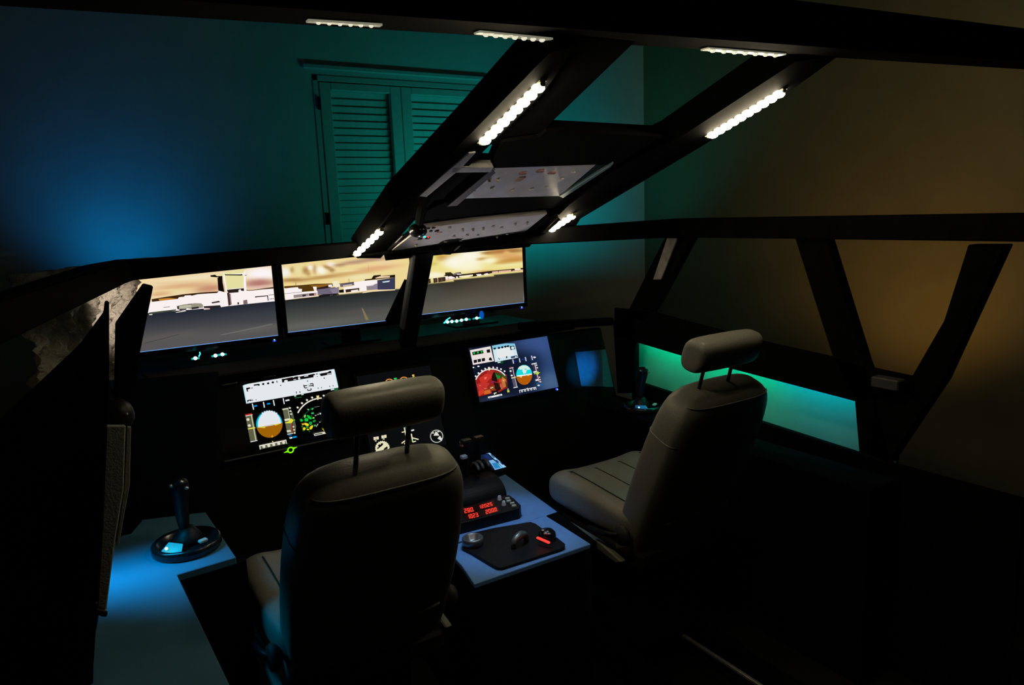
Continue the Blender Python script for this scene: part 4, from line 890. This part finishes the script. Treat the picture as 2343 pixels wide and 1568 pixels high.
cp = thing('control_plate', 'black plate with round knobs and a red switch on the rear of the pedestal', 'control panel', pz(1180, 1255))
MB().prism([pz(x, y, PZ + .001) for x, y in ((1058, 1238), (1078, 1226), (1130, 1214), (1214, 1200), (1226, 1204), (1240, 1214), (1270, 1232), (1293, 1250), (1292, 1258), (1284, 1262), (1150, 1305), (1138, 1305), (1126, 1299), (1080, 1271), (1058, 1260))], (0, 0, .010), .002).build('base_plate', M_PLASTIC, cp)
mb = MB(); c = pz(1082, 1244, PZ + .014)
mb.lathe(c, [(.036, -.004), (.036, .020), (.032, .024), (.027, .022), (.022, .006), (.004, .003)], 28); mb.build('trim_wheel', mat('dark_chrome', (0.22, 0.22, 0.22), 0.32, 0.7, noise=0.1), cp, True)
mb = MB(); c = Vector(pz(1190, 1245, PZ + .012)); arc_ = [c + Vector((.034 * math.cos(a), .012 * math.cos(a), .030 * math.sin(a))) for a in np.linspace(0.02, PI - .02, 14)]
mb.tube(arc_, [.008 + .006 * math.sin(a) for a in np.linspace(0.02, PI - .02, 14)], 10); mb.build('arched_handle', MATS['dark_chrome'], cp, True)
mb = MB(); c = pz(1252, 1232, PZ + .012)
mb.lathe(c, [(.031, -.002), (.031, .010), (.028, .022), (.020, .030), (.008, .034)], 24); mb.build('dome_knob', M_BLACKGL, cp, True)
for k, (x, y) in enumerate(((1242, 1214), (1248, 1221), (1256, 1222))):
    MB().box(pz(x, y, PZ + .046), (.012, .008, .006), .002, Matrix.Rotation(-.5, 3, 'Z')).build('switch_cap', M_STEEL, cp)
a, b = Vector(pz(1228, 1230, PZ + .036)), Vector(pz(1258, 1243, PZ + .030))
MB().beam(a, b, .011, .007, bevel=.003).build('red_switch', M_REDLED, cp)

rp_ = thing('radio_panel', 'black radio unit with four red number readouts and white keys, on the pedestal', 'radio', pz(1130, 1165))
RZ = .592
top = [at_z(x, y, RZ) for x, y in ((1010, 1178), (1148, 1134), (1166, 1133), (1178, 1142), (1192, 1156), (1188, 1163), (1058, 1196), (1030, 1204))]
MB().prism(top, (0, 0, -(RZ - PZ)), .002).build('housing', M_PLASTIC, rp_)
SEG = {'0': 'abcdef', '1': 'bc', '2': 'abged', '3': 'abgcd', '5': 'afgcd', '6': 'afgedc', '8': 'abcdefg'}
def seven(text, tl, tr, br, bl_, name):
    mb = MB(); tl, tr, br, bl_ = [np.array(p, float) for p in (tl, tr, br, bl_)]
    def m(u, v):
        p = (tl * (1 - u) + tr * u) * (1 - v) + (bl_ * (1 - u) + br * u) * v; return Vector(at_z(p[0], p[1], RZ + .0012))
    n = len(text); t = .13
    for i, ch in enumerate(text):
        a0, a1 = i / n + .10 / n, (i + .84) / n; wd = (a1 - a0)
        R_ = {'a': (a0, a1, 0, t), 'g': (a0, a1, .5 - t / 2, .5 + t / 2), 'd': (a0, a1, 1 - t, 1), 'f': (a0, a0 + wd * .26, 0, .5), 'b': (a1 - wd * .26, a1, 0, .5), 'e': (a0, a0 + wd * .26, .5, 1), 'c': (a1 - wd * .26, a1, .5, 1)}
        for sgm in SEG[ch]:
            u0, u1, v0, v1 = R_[sgm]
            mb.faces([m(u0, v0), m(u1, v0), m(u1, v1), m(u0, v1)], [(0, 1, 2, 3)])
    mb.build(name, M_DIGIT, rp_)
seven('280', (1060, 1165), (1082, 1161), (1085, 1170), (1063, 1175), 'digits')
seven('12025', (1093, 1158), (1126, 1149), (1128, 1157), (1096, 1165), 'digits')
seven('1023', (1067, 1179), (1093, 1173), (1096, 1182), (1070, 1188), 'digits')
seven('2000', (1109, 1168), (1136, 1161), (1139, 1169), (1112, 1177), 'digits')
for q4 in (((1057, 1162), (1130, 1145), (1133, 1158), (1060, 1178)), ((1062, 1178), (1138, 1158), (1143, 1171), (1066, 1191))):
    MB().prism([at_z(x, y, RZ + .0002) for x, y in q4], (0, 0, .0006)).build('readout_window', M_REDGLOW, rp_)
for x, y, s in ((1143, 1141, 1.0), (1153, 1153, 1.0)):
    mb = MB(); mb.lathe(at_z(x, y + 3, RZ), [(.009, 0), (.007, .012), (.005, .016)], 10); mb.build('rotary_knob', MATS['grey_knob'], rp_)
for x, y in ((1161, 1141), (1164, 1147), (1172, 1152), (1176, 1158)):
    MB().box(at_z(x, y, RZ + .004), (.017, .009, .008), .0015, Matrix.Rotation(-.25, 3, 'Z')).build('key', M_CREAM, rp_)

tq = thing('throttle_quadrant', 'black throttle quadrant with two thrust levers at the front of the pedestal', 'throttle', (1.24, 2.38, PZ))
prof = [(2.25, PZ), (2.25, PZ + .03)] + [(2.35 - .10 * math.cos(a), PZ + .03 + .065 * math.sin(a)) for a in np.linspace(.15, PI - .15, 12)] + [(2.45, PZ + .03), (2.45, PZ)]
MB().prism([(1.08, y, z) for y, z in prof], (.275, 0, 0), .004).build('housing', M_PLASTIC, tq)
for i, px in enumerate((1066, 1094)):
    top_ = Vector(at_y(px, 1014 - i * 7, 2.36)); basep = Vector((top_.x, 2.39, PZ + .06))
    MB().beam(basep, top_, .018, .03, (0, 1, 0)).build('lever_arm', M_PLASTIC, tq)
    lg = MB().box(top_, (.042, .034, .028), .007, seg=2).build('lever_grip', M_PLASTIC, tq)
    MB().box(top_ + Vector((0, -.004, .0145)), (.036, .022, .004), .0015).build('grip_cap', mat('grip_grey', (.10, .095, .09), .4), lg)
    if i == 0: MB().sphere(top_ + Vector((-.022, -.012, -.004)), .005, 8, 6).build('red_button', mat('dull_red', (.35, .12, .10), .4), lg)
MB().box(at_y(1061, 1046, 2.30), (.026, .02, .016), .004).build('flap_handle', mat('pale_blue_grip', (.30, .36, .45), .35), tq)
for k, (x, y) in enumerate(((1093, 1064), (1103, 1060), (1116, 1056))):
    c = Vector(at_y(x, y, 2.32)); arc_ = [c + Vector((0, .03 * math.cos(a) + .02, .03 * math.sin(a) - .03)) for a in np.linspace(.3, 2.8, 10)]
    MB().tube(arc_, .006, 6).build('guide_rib', mat('rib_grey', (.09, .09, .09), .3), tq, True)
mc = thing('data_display', 'small slanted blue-white display right of the throttle levers', 'display', pz(1130, 1055))
MZ = .575
mq = [(1088, 1040), (1118, 1033), (1160, 1070), (1132, 1077)]
MB().prism([at_z(x, y, MZ - .002) for x, y in ((1080, 1040), (1120, 1029), (1168, 1070), (1130, 1084))], (0, 0, -.024), .002).build('housing', M_PLASTIC, mc)
mb_v, mb_c, mb_f = [], [], []
def mpoly(pts, col, lay):
    b0 = len(mb_v)
    for x, y in pts: mb_v.append(tuple(Vector(at_z(1020 + x * .14035, 980 + y * .14035, MZ + lay * .0003)) - wloc(mc))); mb_c.append(lin(col) + (1,))
    mb_f.append(tuple(range(b0, b0 + len(pts))))
mpoly([(480, 430), (690, 380), (990, 635), (800, 685)], (20, 34, 66), 0)
mpoly([(580, 410), (690, 382), (710, 410), (600, 425)], (150, 200, 240), 1); mpoly([(680, 400), (705, 392), (985, 632), (940, 645)], (150, 206, 244), 1)
mpoly([(700, 530), (770, 515), (940, 645), (800, 682), (765, 620)], (120, 180, 226), 1); mpoly([(750, 570), (830, 560), (890, 640), (805, 665)], (40, 130, 186), 2); mpoly([(800, 520), (830, 515), (880, 560), (850, 565)], (40, 70, 120), 2)
mpoly([(725, 430), (745, 426), (800, 480), (785, 490)], (30, 60, 110), 2); mpoly([(880, 555), (900, 552), (940, 595), (920, 600)], (30, 60, 110), 2); mpoly([(610, 440), (680, 430), (740, 500), (700, 520)], (24, 46, 100), 2)
me = bpy.data.meshes.new('screen'); me.from_pydata(mb_v, [], mb_f); at_ = me.color_attributes.new('col', 'FLOAT_COLOR', 'POINT'); at_.data.foreach_set('color', np.array(mb_c, 'f').ravel()); me.materials.append(M_SCREEN); obj('screen', me, mc)

# ---------------------------------------------------------------- pilot seats
def make_seat(cx, label):
    root = thing('pilot_seat', label, 'seat', (cx, 1.75, 0), 'pair of pilot seats')
    cy = lambda z: 1.640 - .42 * (z - .75)
    ux, uy = (1, 0, 0), Vector((0, 1, .42)).normalized()
    RP = ((.46, .17, .03, 3), (.47, .205, .055, 3.4), (.52, .212, .068, 4), (.66, .222, .072, 4.4), (.80, .224, .072, 4.6), (.92, .219, .071, 4.6), (1.00, .211, .070, 4.4), (1.048, .199, .068, 4.2), (1.078, .182, .062, 4), (1.097, .152, .050, 3.4), (1.108, .10, .03, 2.6))
    R_ = [sring((cx, cy(z), z), hw, hd, n, 32, ux, uy) for z, hw, hd, n in RP]
    back = MB().rings(R_).build('backrest', M_LEATH, root, True, 1)
    def rim(z, a0, a1, k, nseg=14):
        P_ = [np.interp(z, [q[0] for q in RP], [q[i] for q in RP]) for i in (1, 2, 3)]
        out = []
        for a in np.linspace(a0, a1, nseg):
            ca, sa = math.cos(a), math.sin(a); n = P_[2]
            out.append(Vector((cx, cy(z), z)) + Vector(ux) * math.copysign(abs(ca) ** (2 / n), ca) * P_[0] * k + uy * math.copysign(abs(sa) ** (2 / n), sa) * P_[1] * k)
        return out
    MB().tube(rim(.955, PI * .62, PI * 1.22, .992), .0024, 6).build('seam', M_LEATH, back, True)
    MB().tube(rim(1.077, PI * 1.10, PI * 1.90, .985), .0020, 6).build('top_piping', M_LEATH, back, True)
    MB().tube(rim(.66, PI * 1.40, PI * 1.70, 1.0), .005, 6).build('pocket_edge', M_LEATH, back, True)
    # headrest: lofted along X
    hc = Vector((cx, 1.462, 1.240)); R_ = []
    for x, k in ((-.134, .35), (-.133, .74), (-.126, .93), (-.112, 1.0), (-.05, 1.03), (.05, 1.03), (.112, 1.0), (.126, .93), (.133, .74), (.134, .35)):
        R_.append(sring(hc + Vector((x, 0, 0)), .047 * k, .055 * k, 2.7, 24, Vector((0, .94, .2)), Vector((0, -.34, .94))))
    MB().rings(R_).build('headrest', M_LEATH, root, True, 1)
    for sx in (-.062, .062):
        MB().tube([(cx + sx, 1.508, 1.085), (cx + sx, 1.474, 1.20)], .0058, 10).build('headrest_post', M_BLACKGL, root, True)
    # cushion: lofted front to back
    R_ = []
    for y, hw, zt, zb, n in ((2.146, .19, .652, .585, 3), (2.142, .218, .676, .560, 3.6), (2.120, .232, .692, .556, 4.2), (2.05, .238, .700, .556, 4.6), (1.95, .238, .694, .556, 4.6), (1.82, .238, .684, .556, 4.6), (1.70, .232, .676, .556, 4), (1.64, .225, .668, .545, 3.4)):
        rg = sring((cx, y, (zt + zb) / 2), hw, (zt - zb) / 2, n, 36, (1, 0, 0), (0, 0, 1))
        for v in rg:                                       # dished middle, raised bolsters
            if v.z > (zt + zb) / 2: v.z -= .018 * max(0, 1 - ((v.x - cx) / .17) ** 4)
        R_.append(rg)
    cu = MB().rings(R_).build('seat_cushion', M_LEATH, root, True, 1)
    for sx in (-.172, -.058, .058, .172):
        zz = -.006 if abs(sx) > .1 else -.018
        mb = MB(); mb.tube([(cx + sx, y, z + zz + .004) for y, z in ((2.118, .672), (2.05, .698), (1.95, .693), (1.82, .683), (1.70, .675))], .0018, 6); mb.build('seam', M_LEATHD, cu, True)
    # lower side trim, recliner and base
    for sx in (-1, 1):
        MB().prism([(cx + sx * .225, y, z) for y, z in ((2.06, .512), (1.86, .502), (1.72, .488), (1.69, .505), (1.80, .530), (2.06, .536))], (sx * .022, 0, 0), .004).build('side_trim', M_LEATH, root)
        mb = MB(); mb.lathe((cx + sx * .244, 1.69, .60), [(.032, -.012), (.036, 0), (.026, .012)], 16, rot=Matrix.Rotation(PI / 2, 3, 'Y')); mb.build('recliner_cover', M_LEATHD, root, True)
    mb = MB(); mb.tube([(cx - .255, 1.70, .60), (cx - .262, 1.76, .585), (cx - .262, 1.84, .575)], [.008, .009, .012], 8); mb.build('recline_lever', M_PLASTIC, root, True)
    MB().box((cx, 1.87, .50), (.40, .44, .06), .01).build('seat_pan', M_LEATHD, root)
    MB().box((cx, 1.87, .30), (.26, .30, .36), .02).build('pedestal_base', M_PLASTIC, root)
    for sx in (-.17, .17): MB().box((cx + sx, 1.87, .06), (.04, .62, .12), .004).build('floor_rail', M_STEEL if False else M_BLACK, root)
    return root
seat = make_seat(1.693, 'right grey leather pilot seat, seen from its side with headrest on two posts')
def copy_tree(o, parent=None):
    c = o.copy(); COL.objects.link(c); c.parent = parent
    for ch in list(o.children): copy_tree(ch, c)
    return c
seat2 = copy_tree(seat)
for ch in seat.children:                              # the right headrest is set a little lower and inboard
    if ch.name.startswith('headrest'): ch.location = (-.04, .0, -.022); seat2.location = (0.574, 1.75, 0)
seat2['label'] = 'left grey leather pilot seat, seen from behind with headrest before the centre display'

# ---------------------------------------------------------------- side consoles and sidesticks
CZ = .81
lc = thing('side_console', 'left side console board tinted and lit bright blue, beside the left seat', 'console', (.1, 1.9, 0))
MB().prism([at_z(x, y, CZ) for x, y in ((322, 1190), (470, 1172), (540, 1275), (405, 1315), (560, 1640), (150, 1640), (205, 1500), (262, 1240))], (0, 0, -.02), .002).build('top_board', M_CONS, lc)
MB().prism([(.165, 1.84, CZ - .02), (.19, 1.0, CZ - .02), (.19, 1.0, 0), (.165, 1.84, 0)], (-.02, 0, 0)).build('inner_board', M_BLACK, lc)
MB().prism([(.16, 1.843, CZ - .018), (.32, 1.853, CZ - .018), (.32, 1.853, 0.0), (.16, 1.843, 0.0)], (0, .02, 0)).build('step_board', M_BLACK, lc)
MB().prism([at_y(x, y, 2.33) for x, y in ((286, 870), (500, 850), (505, 1180), (322, 1192))], (0, .015, 0), .002).build('end_board', mat('dull_end_board', (.004, .006, .008), .8, spec=.05), lc)
rc = thing('side_console', 'black right side console below the teal lit board', 'console', (2.1, 1.9, 0))
MB().prism([at_x(x, y, 2.205) for x, y in ((1452, 868), (1970, 1034), (2040, 1056), (2350, 1140))] + [(2.205, .85, 0), (2.205, 2.46, 0)], (-.02, 0, 0), .002).build('side_board', M_BLACK, rc)
MB().prism([(2.20, 2.46, .765), (2.20, 1.2, .765), (2.02, 1.2, .765), (2.02, 2.60, .765), (2.20, 2.60, .765)], (0, 0, -.02), .002).build('top_board', M_BLACK, rc)
MB().box((2.03, 1.9, .372), (.02, 1.4, .745), .002).build('inner_board', M_BLACK, rc)
lit = MB().prism([(2.30, 1.28, .74), (2.30, 2.62, .74), (2.30, 2.62, 1.10), (2.30, 1.28, 1.05)], (.015, 0, 0)).build('lining_board', mat('glow_tinted_lining_board', (.13, .44, .44), .75, noise=.05, scale=9, spec=.2))  # teal LED glow is partly put into the board colour
tag(lit, 'lining board tinted with teal LED glow below the right window sill, behind the right seat', 'board')

def make_stick(x, y, z, label, lit_, rotz=0.0):
    root = thing('sidestick', label, 'joystick', (x, y, z), 'pair of sidesticks')
    mb = MB(); mb.lathe((x, y, z), [(.082, 0), (.086, .006), (.086, .022), (.080, .028), (.072, .024), (.066, .012), (.03, .010)], 32); mb.build('base_dish', M_BLACKGL, root, True)
    mb = MB(); mb.lathe((x + .006, y + .02, z + .010), [(.040, 0), (.036, .018), (.026, .030), (.018, .042)], 20); mb.build('boot', M_PLASTIC, root, True)
    R_ = []
    for dz, hx, hy, ox, oy in ((.045, .013, .013, 0, .02), (.07, .016, .019, 0, .022), (.10, .018, .022, 0, .020), (.13, .019, .024, 0, .014), (.155, .022, .027, 0, .008), (.175, .024, .027, 0, .004), (.19, .020, .022, 0, .002), (.195, .008, .01, 0, 0)):
        R_.append(sring((x + ox, y + oy, z + dz), hx, hy, 2.4, 16))
    MB().rings(R_).build('grip', M_PLASTIC, root, True, 1)
    for ox, oy, dz in ((-.020, -.008, .182), (.004, -.016, .190), (.014, -.02, .172)):
        MB().box((x + ox, y + oy, z + dz), (.012, .010, .008), .003, Matrix.Rotation(.5, 3, 'Y')).build('thumb_button', M_STEEL, root)
    MB().tube([(x + .012, y + .030, z + .15), (x + .012, y + .052, z + .135), (x + .012, y + .046, z + .115)], .005, 6).build('trigger', M_BLACKGL, root)
    mb = MB(); mb.prism([(x - .068, y - .022, z + .014), (x - .022, y - .060, z + .014), (x - .012, y - .03, z + .026), (x - .042, y + .005, z + .026)], (0, 0, .003), .001); mb.build('glow_insert', mat('cyan_insert', (.10, .45, .45), .4) if lit_ == 'cyan' else mat('blue_insert', (.08, .25, .5), .4), root)
    MB().box((x + .035, y - .035, z + .026), (.022, .014, .008), .002, Matrix.Rotation(.4, 3, 'Z')).build('base_button', M_CREAM, root)
    MB().sphere((x - .052, y - .03, z + .027), .004, 8, 6).build('indicator_light', M_CYANW if lit_ == 'cyan' else M_BLUECORE, root)
    return root
p = at_z(432, 1262, CZ)
make_stick(p[0], p[1] + .02, CZ, 'left black sidestick with a cyan lit base, on the blue side console', 'cyan')
make_stick(2.115, 2.315, .767, 'right black sidestick in blue light, behind the right seat', 'blue')
lamp('sidestick_base_lamp', 'POINT', (p[0] - .045, p[1] - .02, CZ + .05), .012, (0.0, .8, .8), None, .006)
lamp('sidestick_blue_lamp', 'POINT', (2.06, 2.24, .85), .07, (0.0, .3, 1.0), None, .006)

# ---------------------------------------------------------------- floor platform with metal edge
pl = thing('floor_platform', 'low black floor platform with a metal edge strip, lower right', 'platform', (2.4, 1.3, 0))
MB().box((2.32, 1.1, .05), (.86, 2.6, .10), .004).build('platform_deck', M_FLOOR, pl)
a, b = Vector(at_z(1500, 1413, .102)), Vector(at_z(1690, 1537, .102))
MB().beam(a, a + (b - a) * 2.2, .012, .012, bevel=.002).build('edge_strip', M_ALU, pl)
